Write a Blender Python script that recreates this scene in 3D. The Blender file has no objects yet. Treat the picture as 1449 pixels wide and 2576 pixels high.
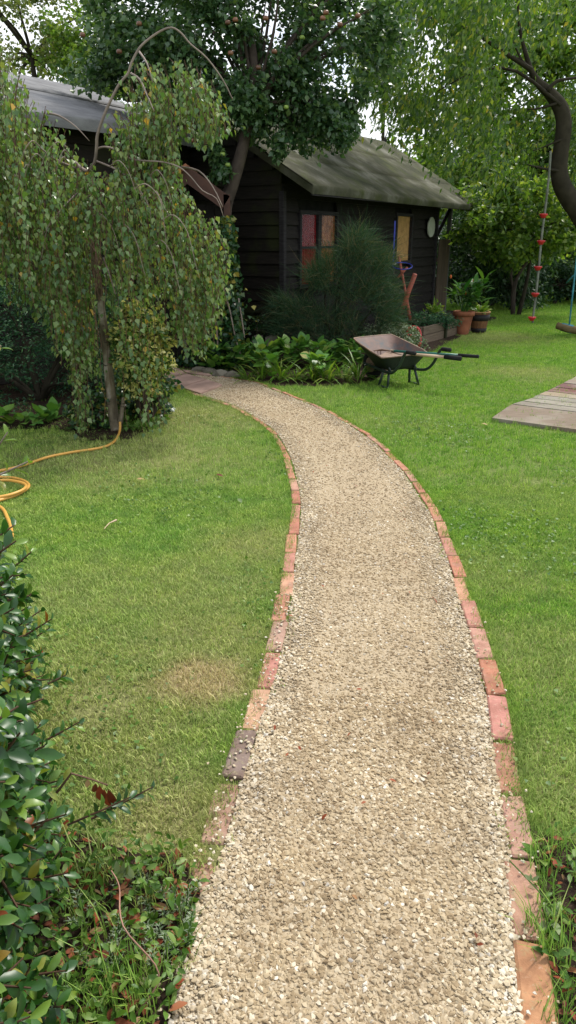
import bpy, bmesh, math, random
import numpy as np
from math import radians, sin, cos, tan, pi, atan2, sqrt
from mathutils import Vector, Matrix
random.seed(7); rs = np.random.RandomState(7)
SC = bpy.context.scene; COL = SC.collection

# ------------------------------------------------------------------ camera
EYE = 1.5; PITCH = radians(20.3)
cam = bpy.data.cameras.new('camera'); camo = bpy.data.objects.new('camera', cam); COL.objects.link(camo)
camo.location = (0, 0, EYE); camo.rotation_euler = (radians(90) - PITCH, 0, 0)
cam.sensor_fit = 'VERTICAL'; cam.sensor_height = 36; cam.lens = 26.0; cam.clip_start = .05; cam.clip_end = 600
SC.camera = camo
# ------------------------------------------------------------------ world and sun
SUN_DIR = Vector((0.42, 0.50, 1.0)).normalized()
w = bpy.data.worlds.new('World'); SC.world = w; w.use_nodes = True
nt = w.node_tree; nt.nodes.clear()
out = nt.nodes.new('ShaderNodeOutputWorld')
sky = nt.nodes.new('ShaderNodeTexSky'); sky.sky_type = 'NISHITA'; sky.sun_disc = False
sky.sun_elevation = math.asin(SUN_DIR.z); sky.sun_rotation = atan2(SUN_DIR.x, SUN_DIR.y)
b1 = nt.nodes.new('ShaderNodeBackground'); b1.inputs['Strength'].default_value = 0.12
b2 = nt.nodes.new('ShaderNodeBackground'); b2.inputs['Color'].default_value = (0.93, 0.96, 1.0, 1); b2.inputs['Strength'].default_value = 0.92
tc = nt.nodes.new('ShaderNodeTexCoord'); mp = nt.nodes.new('ShaderNodeMapping'); mp.inputs['Scale'].default_value = (1, 1, 2.2)
mp.inputs['Location'].default_value = (0.3, 0.1, 0.0)
nz = nt.nodes.new('ShaderNodeTexNoise'); nz.inputs['Scale'].default_value = 3.2; nz.inputs['Detail'].default_value = 7; nz.inputs['Roughness'].default_value = .6
cr = nt.nodes.new('ShaderNodeValToRGB'); cr.color_ramp.elements[0].position = .36; cr.color_ramp.elements[1].position = .52
mx = nt.nodes.new('ShaderNodeMixShader')
L = nt.links.new
L(tc.outputs['Generated'], mp.inputs['Vector']); L(mp.outputs[0], nz.inputs['Vector']); L(nz.outputs['Fac'], cr.inputs['Fac'])
L(sky.outputs[0], b1.inputs['Color']); L(cr.outputs['Color'], mx.inputs['Fac']); L(b1.outputs[0], mx.inputs[1]); L(b2.outputs[0], mx.inputs[2]); L(mx.outputs[0], out.inputs['Surface'])
sl = bpy.data.lights.new('sun', 'SUN'); sl.energy = 2.6; sl.angle = radians(11); sl.color = (1.0, .95, .86)
so = bpy.data.objects.new('sun', sl); COL.objects.link(so); so.rotation_euler = SUN_DIR.to_track_quat('Z', 'Y').to_euler()
SC.view_settings.view_transform = 'Standard'; SC.view_settings.look = 'None'; SC.view_settings.gamma = 1; SC.view_settings.use_curve_mapping = False
SC.view_settings.exposure = 0.72
SC.cycles.max_bounces = 6; SC.cycles.diffuse_bounces = 3; SC.cycles.glossy_bounces = 2; SC.cycles.transmission_bounces = 4
SC.cycles.use_denoising = True

# ------------------------------------------------------------------ geometry of the view (pixels of a 1449 x 2576 print -> metres)
F = 1860.0; CP, SP = cos(PITCH), sin(PITCH)
def ray(px, py):
    a = (px - 724.5) / F; b = -(py - 1288) / F
    return Vector((a, CP + b * SP, -SP + b * CP))
def G(px, py, z=0.0):                                   # point on the ground (or at height z)
    r = ray(px, py); t = (z - EYE) / r.z
    return Vector((r.x * t, r.y * t, z))
def W(px, py, y):                                       # point at distance y
    r = ray(px, py); t = y / r.y
    return Vector((r.x * t, y, EYE + r.z * t))

# ------------------------------------------------------------------ object helpers
def tag(o, label=None, cat=None, group=None, kind=None):
    if label: o['label'] = label
    if cat: o['category'] = cat
    if group: o['group'] = group
    if kind: o['kind'] = kind
    return o
def empty(name, loc, label, cat, group=None):
    o = bpy.data.objects.new(name, None); o.location = loc; o.empty_display_size = .1; COL.objects.link(o)
    return tag(o, label, cat, group)
def link(o, parent=None):
    COL.objects.link(o)
    if parent is not None:
        o.parent = parent
        if parent.type == 'EMPTY': o.matrix_parent_inverse = Matrix.Translation(-parent.location)
    return o
def mesh_np(name, V, Fc, mat=None, rnd=None, smooth=False):
    """V (n,3); Fc: (m,k) array of equal polygons or list of such arrays"""
    me = bpy.data.meshes.new(name)
    if not isinstance(Fc, (list, tuple)): Fc = [Fc]
    Fc = [np.asarray(f, dtype=np.int32) for f in Fc if len(f)]
    V = np.asarray(V, dtype=np.float32)
    me.vertices.add(len(V)); me.vertices.foreach_set('co', V.ravel())
    li = np.concatenate([f.ravel() for f in Fc]); tot = np.concatenate([np.full(len(f), f.shape[1], np.int32) for f in Fc])
    st = np.concatenate([[0], np.cumsum(tot)[:-1]]).astype(np.int32)
    me.loops.add(len(li)); me.loops.foreach_set('vertex_index', li)
    me.polygons.add(len(tot)); me.polygons.foreach_set('loop_start', st)
    if rnd is not None:
        at = me.attributes.new('rnd', 'FLOAT', 'POINT'); at.data.foreach_set('value', np.asarray(rnd, dtype=np.float32))
    me.update(calc_edges=True)
    if smooth: me.polygons.foreach_set('use_smooth', np.ones(len(tot), bool))
    if mat: me.materials.append(mat)
    return me
def obj(name, me, parent=None):
    return link(bpy.data.objects.new(name, me), parent)

class MB:
    def __init__(s): s.v = []; s.f = []
    def add(s, vs, fs):
        n = len(s.v); s.v += [tuple(v) for v in vs]; s.f += [tuple(i + n for i in f) for f in fs]; return s
    def box(s, c, size, rot=None, bev=0):
        """box with optional chamfered edges (24 verts)"""
        hx, hy, hz = size[0] / 2, size[1] / 2, size[2] / 2
        M = rot if rot is not None else Matrix.Identity(3); c = Vector(c)
        if bev <= 0:
            vs = [Vector((x, y, z)) for x in (-hx, hx) for y in (-hy, hy) for z in (-hz, hz)]
            fs = [(0, 1, 3, 2), (4, 6, 7, 5), (0, 4, 5, 1), (2, 3, 7, 6), (0, 2, 6, 4), (1, 5, 7, 3)]
            return s.add([c + M @ v for v in vs], fs)
        bm = bmesh.new(); bmesh.ops.create_cube(bm, size=1)
        for v in bm.verts: v.co = Vector((v.co.x * size[0], v.co.y * size[1], v.co.z * size[2]))
        bmesh.ops.bevel(bm, geom=bm.edges[:], offset=bev, segments=1, affect='EDGES')
        bm.verts.ensure_lookup_table()
        s.add([c + M @ v.co for v in bm.verts], [[v.index for v in f.verts] for f in bm.faces]); bm.free(); return s
    def tube(s, pts, r, n=8, cap=True):
        pts = [Vector(p) for p in pts]; k = len(pts)
        rr = r if hasattr(r, '__len__') else [r] * k
        base = len(s.v); up = None
        for i, p in enumerate(pts):
            t = (pts[min(i + 1, k - 1)] - pts[max(i - 1, 0)]).normalized()
            if up is None:
                up = Vector((0, 0, 1)) if abs(t.z) < .9 else Vector((1, 0, 0))
            a = (up - t * up.dot(t)).normalized(); b = t.cross(a); up = a
            for j in range(n):
                q = 2 * pi * j / n
                s.v.append(tuple(p + (a * cos(q) + b * sin(q)) * rr[i]))
        for i in range(k - 1):
            for j in range(n):
                a0 = base + i * n + j; a1 = base + i * n + (j + 1) % n
                s.f.append((a0, a1, a1 + n, a0 + n))
        if cap:
            s.f.append(tuple(base + j for j in reversed(range(n)))); s.f.append(tuple(base + (k - 1) * n + j for j in range(n)))
        return s
    def lathe(s, c, prof, n=24, squash=1.0):
        c = Vector(c); base = len(s.v); k = len(prof)
        for (r, z) in prof:
            for j in range(n):
                q = 2 * pi * j / n; s.v.append((c.x + r * cos(q), c.y + r * sin(q) * squash, c.z + z))
        for i in range(k - 1):
            for j in range(n):
                a0 = base + i * n + j; a1 = base + i * n + (j + 1) % n
                s.f.append((a0, a1, a1 + n, a0 + n))
        return s
    def mesh(s, name, mat, smooth=False):
        me = bpy.data.meshes.new(name); me.from_pydata(s.v, [], s.f); me.update()
        if smooth: me.polygons.foreach_set('use_smooth', np.ones(len(s.f), bool))
        if mat: me.materials.append(mat)
        return me
    def build(s, name, mat, parent=None, smooth=False):
        return obj(name, s.mesh(name, mat, smooth), parent)
def spline(pts, m=8):
    pts = [Vector(p) for p in pts]; P = [pts[0]] + pts + [pts[-1]]; o = []
    for i in range(1, len(P) - 2):
        for k in range(m):
            t = k / m; a, b, c, d = P[i - 1], P[i], P[i + 1], P[i + 2]
            o.append(.5 * ((2 * b) + (c - a) * t + (2 * a - 5 * b + 4 * c - d) * t * t + (3 * b - a - 3 * c + d) * t ** 3))
    return o + [pts[-1]]

# ------------------------------------------------------------------ materials
class NB:
    def __init__(s, name):
        s.m = bpy.data.materials.new(name); s.m.use_nodes = True; s.t = s.m.node_tree; s.t.nodes.clear()
        s.out = s.n('ShaderNodeOutputMaterial')
    def n(s, kind, **kw):
        x = s.t.nodes.new(kind)
        for k, v in kw.items(): setattr(x, k, v)
        return x
    def l(s, a, b): s.t.links.new(a, b)
    def val(s, sock, v):
        if hasattr(v, 'links') or isinstance(v, bpy.types.NodeSocket): s.l(v, sock)
        else: sock.default_value = v
    def pos(s): return s.n('ShaderNodeNewGeometry').outputs['Position']
    def objc(s): return s.n('ShaderNodeTexCoord').outputs['Object']
    def noise(s, scale, detail=4, rough=.55, vec=None, stretch=None, dist=0):
        x = s.n('ShaderNodeTexNoise'); x.inputs['Scale'].default_value = scale; x.inputs['Detail'].default_value = detail
        x.inputs['Roughness'].default_value = rough; x.inputs['Distortion'].default_value = dist
        v = vec if vec is not None else s.pos()
        if stretch:
            mp = s.n('ShaderNodeMapping'); mp.inputs['Scale'].default_value = stretch; s.l(v, mp.inputs['Vector']); v = mp.outputs[0]
        s.l(v, x.inputs['Vector']); return x.outputs['Fac']
    def ramp(s, fac, stops, interp='LINEAR'):
        r = s.n('ShaderNodeValToRGB'); cr = r.color_ramp; cr.interpolation = interp
        while len(cr.elements) < len(stops): cr.elements.new(.5)
        for e, (p, c) in zip(cr.elements, stops): e.position = p; e.color = (*c, 1) if len(c) == 3 else c
        s.val(r.inputs['Fac'], fac); return r.outputs['Color']
    def mix(s, f, a, b, blend='MIX'):
        x = s.n('ShaderNodeMix', data_type='RGBA', blend_type=blend)
        s.val(x.inputs[0], f)
        for sk, v in ((x.inputs[6], a), (x.inputs[7], b)):
            if isinstance(v, tuple): v = (*v, 1) if len(v) == 3 else v
            s.val(sk, v)
        return x.outputs[2]
    def math(s, op, a, b=0.0, c=0.0, clamp=False):
        x = s.n('ShaderNodeMath', operation=op, use_clamp=clamp); s.val(x.inputs[0], a); s.val(x.inputs[1], b); s.val(x.inputs[2], c); return x.outputs[0]
    def bsdf(s, col, rough=.7, spec=.3, metal=0, bump=None, bstr=.3, bdist=.01, trans=0, tcol=None, sheen=0):
        p = s.n('ShaderNodeBsdfPrincipled')
        s.val(p.inputs['Base Color'], (*col, 1) if isinstance(col, tuple) else col); s.val(p.inputs['Roughness'], rough)
        p.inputs['Specular IOR Level'].default_value = spec; p.inputs['Metallic'].default_value = metal
        if bump is not None:
            b = s.n('ShaderNodeBump'); b.inputs['Strength'].default_value = bstr; b.inputs['Distance'].default_value = bdist
            s.l(bump, b.inputs['Height']); s.l(b.outputs[0], p.inputs['Normal'])
        res = p.outputs[0]
        if trans:
            t = s.n('ShaderNodeBsdfTranslucent'); s.val(t.inputs['Color'], (*tcol, 1) if isinstance(tcol, tuple) else (tcol or col))
            m = s.n('ShaderNodeMixShader'); m.inputs[0].default_value = trans; s.l(res, m.inputs[1]); s.l(t.outputs[0], m.inputs[2]); res = m.outputs[0]
        s.l(res, s.out.inputs['Surface']); return s.m

def leaf_mat(name, stops, rough=.45, spec=.4, trans=.35, tint=(1.25, 1.25, .55)):
    b = NB(name)
    at = b.n('ShaderNodeAttribute', attribute_name='rnd'); oi = b.n('ShaderNodeObjectInfo')
    f = b.math('FRACT', b.math('ADD', at.outputs['Fac'], oi.outputs['Random']))
    c = b.ramp(f, stops)
    c = b.mix(.5, c, b.ramp(b.noise(1.3, 3), [(.3, (.75, .8, .8)), (.7, (1.2, 1.15, 1.0))]), 'MULTIPLY')
    tcn = b.mix(1.0, c, tint, 'MULTIPLY')
    return b.bsdf(c, rough, spec, trans=trans, tcol=tcn)
M = {}
M['birch_leaf'] = leaf_mat('birch_leaf', [(0, (.05, .12, .03)), (.35, (.11, .205, .055)), (.7, (.20, .30, .11)), (.955, (.21, .26, .08)), (.985, (.24, .22, .05)), (.995, (.60, .36, .05))], .34, .6, .35)
M['apple_leaf'] = leaf_mat('apple_leaf', [(0, (.028, .075, .03)), (.5, (.055, .12, .045)), (.85, (.09, .17, .06)), (1, (.15, .24, .08))], .33, .6, .3)
M['willow_leaf'] = leaf_mat('willow_leaf', [(0, (.03, .08, .018)), (.4, (.065, .14, .025)), (.8, (.13, .22, .035)), (.965, (.24, .30, .05)), (1, (.35, .30, .06))], .42, .5, .45)
M['far_leaf'] = leaf_mat('far_leaf', [(0, (.06, .13, .025)), (.5, (.12, .22, .035)), (.9, (.22, .32, .06)), (1, (.30, .36, .08))], .4, .5, .5)
M['pale_leaf'] = leaf_mat('pale_leaf', [(0, (.10, .15, .05)), (.5, (.15, .20, .07)), (1, (.24, .26, .10))], .5, .35, .45)
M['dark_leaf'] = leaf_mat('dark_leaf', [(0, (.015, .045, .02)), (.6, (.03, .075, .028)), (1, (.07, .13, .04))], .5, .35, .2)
M['yew'] = leaf_mat('yew', [(0, (.015, .06, .03)), (.6, (.03, .10, .045)), (1, (.07, .17, .06))], .6, .25, .15)
M['gold_leaf'] = leaf_mat('gold_leaf', [(0, (.04, .11, .025)), (.4, (.10, .18, .04)), (.5, (.45, .46, .12)), (.8, (.70, .66, .24)), (1, (.82, .78, .45))], .45, .4, .3)
M['hedge_leaf'] = leaf_mat('hedge_leaf', [(0, (.018, .065, .016)), (.45, (.03, .10, .02)), (.75, (.055, .15, .025)), (.92, (.17, .28, .04)), (.985, (.28, .22, .04)), (.995, (.25, .06, .02))], .36, .5, .3)
M['shoot_leaf'] = leaf_mat('shoot_leaf', [(0, (.09, .18, .02)), (.6, (.16, .25, .03)), (1, (.33, .26, .06))], .3, .5, .4)
M['ivy_leaf'] = leaf_mat('ivy_leaf', [(0, (.012, .05, .018)), (.7, (.03, .09, .025)), (.9, (.12, .16, .03)), (1, (.34, .28, .05))], .35, .45, .2)
M['hosta_leaf'] = leaf_mat('hosta_leaf', [(0, (.06, .17, .03)), (.5, (.10, .25, .045)), (.9, (.18, .32, .06)), (1, (.26, .34, .08))], .4, .4, .3)
M['strap_leaf'] = leaf_mat('strap_leaf', [(0, (.07, .17, .02)), (.6, (.13, .26, .03)), (1, (.26, .32, .06))], .4, .4, .35)
M['canna_leaf'] = leaf_mat('canna_leaf', [(0, (.03, .12, .02)), (.5, (.07, .20, .03)), (1, (.16, .30, .05))], .3, .5, .35)
M['broom'] = leaf_mat('broom', [(0, (.016, .05, .024)), (.5, (.032, .08, .036)), (.8, (.055, .095, .04)), (1, (.14, .12, .06))], .6, .2, .2)
M['silver_leaf'] = leaf_mat('silver_leaf', [(0, (.10, .15, .09)), (1, (.26, .32, .2))], .5, .3, .2)
M['weed_leaf'] = leaf_mat('weed_leaf', [(0, (.05, .12, .02)), (.6, (.10, .20, .03)), (1, (.2, .28, .07))], .45, .35, .3)
M['sage_leaf'] = leaf_mat('sage_leaf', [(0, (.16, .22, .10)), (1, (.30, .36, .2))], .6, .2, .25)
M['dead_leaf'] = leaf_mat('dead_leaf', [(0, (.12, .04, .02)), (.5, (.26, .06, .025)), (.8, (.32, .14, .07)), (1, (.42, .30, .16))], .6, .2, .15, (1, .7, .5))
def simple(name, col, rough=.6, spec=.3, metal=0, var=.35, scale=8, bscale=40, bstr=.2):
    b = NB(name); n1 = b.noise(scale, 5, vec=b.pos())
    lo = tuple(c * (1 - var) for c in col); hi = tuple(min(1, c * (1 + var)) for c in col)
    return b.bsdf(b.ramp(n1, [(.3, lo), (.7, hi)]), rough, spec, metal, bump=b.noise(bscale, 4), bstr=bstr, bdist=.004)
M['bark_dark'] = simple('bark_dark', (.035, .03, .02), .9, .15, bscale=60, bstr=.6)
M['bark_apple'] = simple('bark_apple', (.07, .055, .045), .9, .15, bscale=50, bstr=.6)
M['twig'] = simple('twig', (.24, .19, .16), .7, .25, bscale=80)
M['twig_brown'] = simple('twig_brown', (.10, .055, .035), .7, .25)
b = NB('birch_bark'); n = b.noise(9, 5, stretch=(1, 1, .5)); c = b.ramp(n, [(.38, (.07, .055, .035)), (.54, (.18, .15, .10)), (.7, (.42, .38, .32))])
c = b.mix(b.ramp(b.noise(22, 3, stretch=(.5, .5, 3)), [(.62, (0, 0, 0)), (.68, (1, 1, 1))]), c, (.05, .04, .03))
M['birch_bark'] = b.bsdf(c, .8, .2, bump=b.noise(35, 4), bstr=.5)
M['apple_skin'] = simple('apple_skin', (.16, .07, .035), .35, .5, var=.5, scale=6, bstr=0)
M['apple_green'] = simple('apple_green', (.22, .32, .06), .35, .5, var=.2, bstr=0)

# grass / ground colour shared
SPOTS = [(G(250, 1780), .7, .5), (G(200, 1500), .6, .35), (G(600, 1480), .4, .4), (G(330, 2000), .4, .5), (G(1380, 1650), .5, .35), (G(1350, 1250), .7, .25), (G(478, 1705), .30, 1.25), (G(440, 1660), .5, .5), (G(560, 1600), .5, .5), (G(300, 1880), .45, .4), (G(660, 1375), .5, .5), (G(760 - 240, 1490), .6, .4),
         (G(430, 2090), .4, .7), (G(300, 1145), 1.2, .45), (G(480, 1050), 1.0, .5), (G(1260, 1440), .5, .3), (G(1230, 850), 1.2, .5), (G(1330, 940), .8, .45), (G(1400, 1960), .4, .4), (G(200, 1650), .7, .35)]
def lawn_dry(b):
    pos = b.pos(); tot = None
    nn = b.math('MULTIPLY', b.math('SUBTRACT', b.noise(3.0, 4), .5), 1.1)
    for (c, r, k) in SPOTS:
        d = b.n('ShaderNodeVectorMath', operation='DISTANCE'); b.l(pos, d.inputs[0]); d.inputs[1].default_value = (c.x, c.y, 0)
        v = b.math('SUBTRACT', b.math('ADD', 1.0, nn), b.math('DIVIDE', d.outputs['Value'], r))
        v = b.math('MULTIPLY', b.math('MULTIPLY', v, 1.4, clamp=True), k * .8)
        tot = v if tot is None else b.math('MAXIMUM', tot, v)
    big = b.ramp(b.noise(.9, 4, .6), [(.5, (0, 0, 0)), (.85, (.4, .4, .4))])
    tot = b.math('MAXIMUM', tot, b.math('MULTIPLY', big, .8))
    return b.math('MINIMUM', tot, 1.0)
b = NB('grass_blade'); dry = lawn_dry(b); at = b.n('ShaderNodeAttribute', attribute_name='rnd')
oi = b.n('ShaderNodeObjectInfo'); f = b.math('FRACT', b.math('ADD', at.outputs['Fac'], b.math('MULTIPLY', oi.outputs['Random'], .3)))
sx = b.n('ShaderNodeSeparateXYZ'); b.l(b.pos(), sx.inputs[0])
side = b.math('MULTIPLY', b.math('ADD', sx.outputs[0], 0.0), .8, clamp=True)
gl = b.ramp(f, [(0, (.15, .28, .035)), (.5, (.29, .46, .075)), (.88, (.44, .58, .13)), (1, (.60, .64, .24))])
gr = b.ramp(f, [(0, (.11, .26, .025)), (.5, (.24, .44, .045)), (.88, (.37, .55, .07)), (1, (.54, .62, .16))])
c = b.mix(side, gl, gr); c = b.mix(b.ramp(b.noise(2.2, 3), [(.4, (0, 0, 0)), (.65, (.55, .55, .55))]), c, b.mix(1.0, c, (.62, .85, .8), 'MULTIPLY'))
dc = b.ramp(f, [(0, (.32, .30, .11)), (.4, (.52, .46, .20)), (1, (.72, .60, .34))])
c = b.mix(1.0, c, b.ramp(b.noise(9, 4, .65), [(.32, (.62, .72, .7)), (.66, (1.2, 1.15, 1.05))]), 'MULTIPLY'); c = b.mix(dry, c, dc); M['grass_blade'] = b.bsdf(c, .55, .25, trans=.3, tcol=c)
b = NB('ground'); dry = lawn_dry(b); n = b.noise(60, 4)
c = b.mix(dry, b.ramp(n, [(.3, (.07, .11, .025)), (.7, (.17, .23, .06))]), b.ramp(n, [(.3, (.20, .15, .085)), (.7, (.38, .30, .17))]))
M['ground'] = b.bsdf(c, .95, .1, bump=n, bstr=.8, bdist=.02)
b = NB('soil'); n = b.noise(45, 6, .7); c = b.ramp(n, [(.3, (.02, .013, .01)), (.55, (.06, .04, .028)), (.75, (.14, .10, .07))])
M['soil'] = b.bsdf(c, .95, .1, bump=n, bstr=1, bdist=.03)
# gravel
b = NB('path_sand'); n = b.noise(120, 5, .7); n2 = b.noise(3, 3)
c = b.mix(.5, b.ramp(n, [(.3, (.22, .165, .10)), (.5, (.38, .30, .20)), (.7, (.50, .42, .30))]), b.ramp(n2, [(.3, (.35, .27, .175)), (.7, (.45, .375, .265))]))
vo = b.n('ShaderNodeTexVoronoi'); vo.inputs['Scale'].default_value = 95; b.l(b.pos(), vo.inputs['Vector'])
M['path_sand'] = b.bsdf(c, .95, .1, bump=vo.outputs['Distance'], bstr=.7, bdist=.006)
b = NB('gravel_stone'); oi = b.n('ShaderNodeObjectInfo'); ea = b.n('ShaderNodeAttribute', attribute_name='edge', attribute_type='INSTANCER')
f = oi.outputs['Random']
c1 = b.ramp(f, [(0, (.215, .16, .10)), (.25, (.30, .235, .15)), (.55, (.375, .305, .205)), (.86, (.44, .37, .26)), (.955, (.55, .50, .40)), (.99, (.68, .65, .59)), (1, (.36, .35, .34))])
c2 = b.ramp(f, [(0, (.38, .31, .21)), (.35, (.48, .415, .31)), (.65, (.57, .52, .42)), (.9, (.69, .65, .57)), (1, (.46, .45, .43))])
c = b.mix(ea.outputs['Fac'], c1, c2); c = b.mix(.6, c, b.ramp(b.noise(3.2, 5, .65), [(.36, (.72, .63, .52)), (.62, (1.2, 1.12, .98))]), 'MULTIPLY')
M['gravel_stone'] = b.bsdf(c, .85, .2, bump=b.noise(300, 3), bstr=.25, bdist=.002)
# brick (object colour)
b = NB('brick'); oi = b.n('ShaderNodeObjectInfo'); n = b.noise(14, 5, .65); n2 = b.noise(60, 5, .7)
c = b.mix(b.ramp(n, [(.38, (0, 0, 0)), (.62, (.9, .9, .9))]), oi.outputs['Color'], b.mix(1, oi.outputs['Color'], (.62, .55, .52), 'MULTIPLY'))
c = b.mix(b.ramp(n2, [(.58, (0, 0, 0)), (.72, (.6, .6, .6))]), c, (.52, .40, .31)); c = b.mix(b.ramp(b.noise(8, 3), [(.6, (0, 0, 0)), (.75, (.5, .5, .5))]), c, (.12, .12, .11)); c = b.mix(b.ramp(b.noise(30, 4, .7), [(.55, (0, 0, 0)), (.7, (.55, .55, .55))]), c, (.22, .21, .10)); c = b.mix(.12, c, (.48, .33, .22))
M['brick'] = b.bsdf(c, .85, .2, bump=b.math('ADD', n2, b.noise(150, 3)), bstr=.4, bdist=.004)
# shed
def wood(name, lo, hi, moss=None, rough=.8, st=(1, 1, 14), sc=6):
    b = NB(name); oi = b.n('ShaderNodeObjectInfo'); n = b.noise(sc, 6, .65, stretch=st)
    c = b.ramp(n, [(.3, lo), (.7, hi)])
    c = b.mix(.6, c, b.ramp(oi.outputs['Random'], [(0, (.65, .65, .65)), (1, (1.3, 1.25, 1.2))]), 'MULTIPLY')
    if moss: c = b.mix(b.ramp(b.noise(2.6, 4), [(.5, (0, 0, 0)), (.66, (.8, .8, .8))]), c, moss)
    return b.bsdf(c, rough, .2, bump=n, bstr=.4, bdist=.006)
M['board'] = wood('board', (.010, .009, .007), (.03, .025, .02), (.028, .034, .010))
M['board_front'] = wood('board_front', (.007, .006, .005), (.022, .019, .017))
M['trim_dark'] = wood('trim_dark', (.012, .011, .012), (.04, .038, .04))
M['panel_wood'] = wood('panel_wood', (.06, .045, .03), (.12, .09, .065), st=(8, 8, .6))
M['post_grey'] = wood('post_grey', (.07, .075, .075), (.13, .135, .13), st=(8, 8, .6))
M['brown_paint'] = simple('brown_paint', (.06, .027, .018), .6, .3)
M['red_tile'] = simple('red_tile', (.24, .10, .055), .8, .2)
b = NB('roof_felt'); n = b.noise(1.4, 5, .6); n2 = b.noise(240, 3)
c = b.ramp(n, [(.36, (.03, .034, .016)), (.52, (.075, .075, .05)), (.70, (.19, .185, .155))]); c = b.mix(.35, c, b.ramp(n2, [(.3, (.5, .5, .5)), (.7, (1.5, 1.5, 1.5))]), 'MULTIPLY')
c = b.mix(b.ramp(b.noise(3.5, 4), [(.5, (0, 0, 0)), (.7, (.85, .85, .85))]), c, (.06, .07, .022))
M['roof_felt'] = b.bsdf(c, .95, .15, bump=b.noise(14, 4), bstr=.3, bdist=.02)
b = NB('roof_felt_grey'); n = b.noise(3, 5, .6, stretch=(1, 1, 4)); c = b.ramp(n, [(.3, (.13, .13, .135)), (.7, (.23, .23, .235))]); c = b.mix(.3, c, b.ramp(n2 if False else b.noise(240, 3), [(.3, (.5, .5, .5)), (.7, (1.5, 1.5, 1.5))]), 'MULTIPLY')
M['roof_felt_grey'] = b.bsdf(c, .95, .15, bump=b.noise(9, 4), bstr=.3, bdist=.02)
M['dark'] = simple('dark', (.012, .012, .011), .9, .1)
M['curtain_red'] = simple('curtain_red', (.15, .012, .014), .8, .1, scale=20)
M['curtain_orange'] = simple('curtain_orange', (.22, .085, .03), .8, .1, scale=14, var=.5)
M['blind_tan'] = simple('blind_tan', (.42, .25, .10), .8, .1, scale=10, var=.25)
b = NB('glass'); g = b.n('ShaderNodeBsdfGlossy'); g.inputs['Roughness'].default_value = .05; t = b.n('ShaderNodeBsdfTransparent'); lw = b.n('ShaderNodeLayerWeight'); lw.inputs[0].default_value = .15
mm = b.n('ShaderNodeMixShader'); b.l(lw.outputs['Facing'], mm.inputs[0]); b.l(t.outputs[0], mm.inputs[1]); b.l(g.outputs[0], mm.inputs[2])
mm2 = b.n('ShaderNodeMixShader'); mm2.inputs[0].default_value = .07; b.l(t.outputs[0], mm2.inputs[1]); b.l(mm.outputs[0], mm2.inputs[2]); b.l(mm2.outputs[0], b.out.inputs['Surface']); M['glass'] = b.m
M['plate_white'] = simple('plate_white', (.42, .44, .36), .5, .3, var=.15)
M['blue'] = simple('blue', (.025, .04, .36), .4, .4, var=.1)
M['red_brown'] = simple('red_brown', (.33, .085, .055), .6, .3)
M['red'] = simple('red', (.5, .02, .025), .35, .5, var=.15)
M['stone'] = simple('stone', (.17, .155, .12), .9, .15, bscale=25, bstr=.5)
M['flag'] = simple('flag', (.36, .24, .19), .9, .15, scale=4, bscale=25, bstr=.4)
M['terracotta'] = simple('terracotta', (.25, .095, .05), .8, .2, scale=6)
M['barrel'] = simple('barrel', (.17, .085, .04), .7, .2, scale=7)
M['barrel_rim'] = simple('barrel_rim', (.42, .24, .12), .7, .2)
M['iron'] = simple('iron', (.02, .018, .018), .6, .3)
M['planter'] = wood('planter', (.08, .06, .04), (.18, .14, .10))
b = NB('tray'); n = b.noise(9, 6, .65); c = b.ramp(n, [(.35, (.07, .075, .08)), (.48, (.13, .08, .065)), (.7, (.19, .11, .09))])
M['tray'] = b.bsdf(c, .6, .4, bump=n, bstr=.2)
M['tray_out'] = simple('tray_out', (.014, .02, .017), .5, .35, scale=12)
M['tube_dark'] = simple('tube_dark', (.02, .035, .028), .45, .4)
M['rubber'] = simple('rubber', (.015, .015, .015), .8, .2)
M['green_pole'] = simple('green_pole', (.015, .13, .10), .35, .5, var=.1)
M['tan_pole'] = simple('tan_pole', (.50, .36, .24), .5, .4, var=.1)
M['steel_rust'] = simple('steel_rust', (.20, .13, .09), .6, .4)
M['hose'] = simple('hose', (.62, .33, .07), .4, .45, var=.15, scale=3, bstr=0)
M['rope_grey'] = simple('rope_grey', (.17, .18, .15), .9, .1)
M['rope_teal'] = simple('rope_teal', (.05, .20, .25), .8, .2)
M['log'] = simple('log', (.16, .12, .06), .9, .15)
M['orange_petal'] = simple('orange_petal', (.7, .16, .04), .5, .3)
M['violet'] = leaf_mat('violet', [(0, (.22, .13, .62)), (1, (.33, .22, .75))], .5, .3, .35, (1, 1, 1))
M['deck'] = None
def deckmat():
    b = NB('deck_wood'); oi = b.n('ShaderNodeObjectInfo'); n = b.noise(7, 6, .7, stretch=(1, 9, 1)); n2 = b.noise(3, 4)
    c = b.mix(b.ramp(n, [(.35, (.7, .7, .7)), (.6, (.1, .1, .1))]), oi.outputs['Color'], b.mix(1, oi.outputs['Color'], (.45, .43, .42), 'MULTIPLY'))
    c = b.mix(b.ramp(n2, [(.45, (0, 0, 0)), (.7, (.6, .6, .6))]), c, (.30, .28, .23))
    return b.bsdf(c, .85, .2, bump=n, bstr=.4, bdist=.004)
M['deck'] = deckmat()

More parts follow.
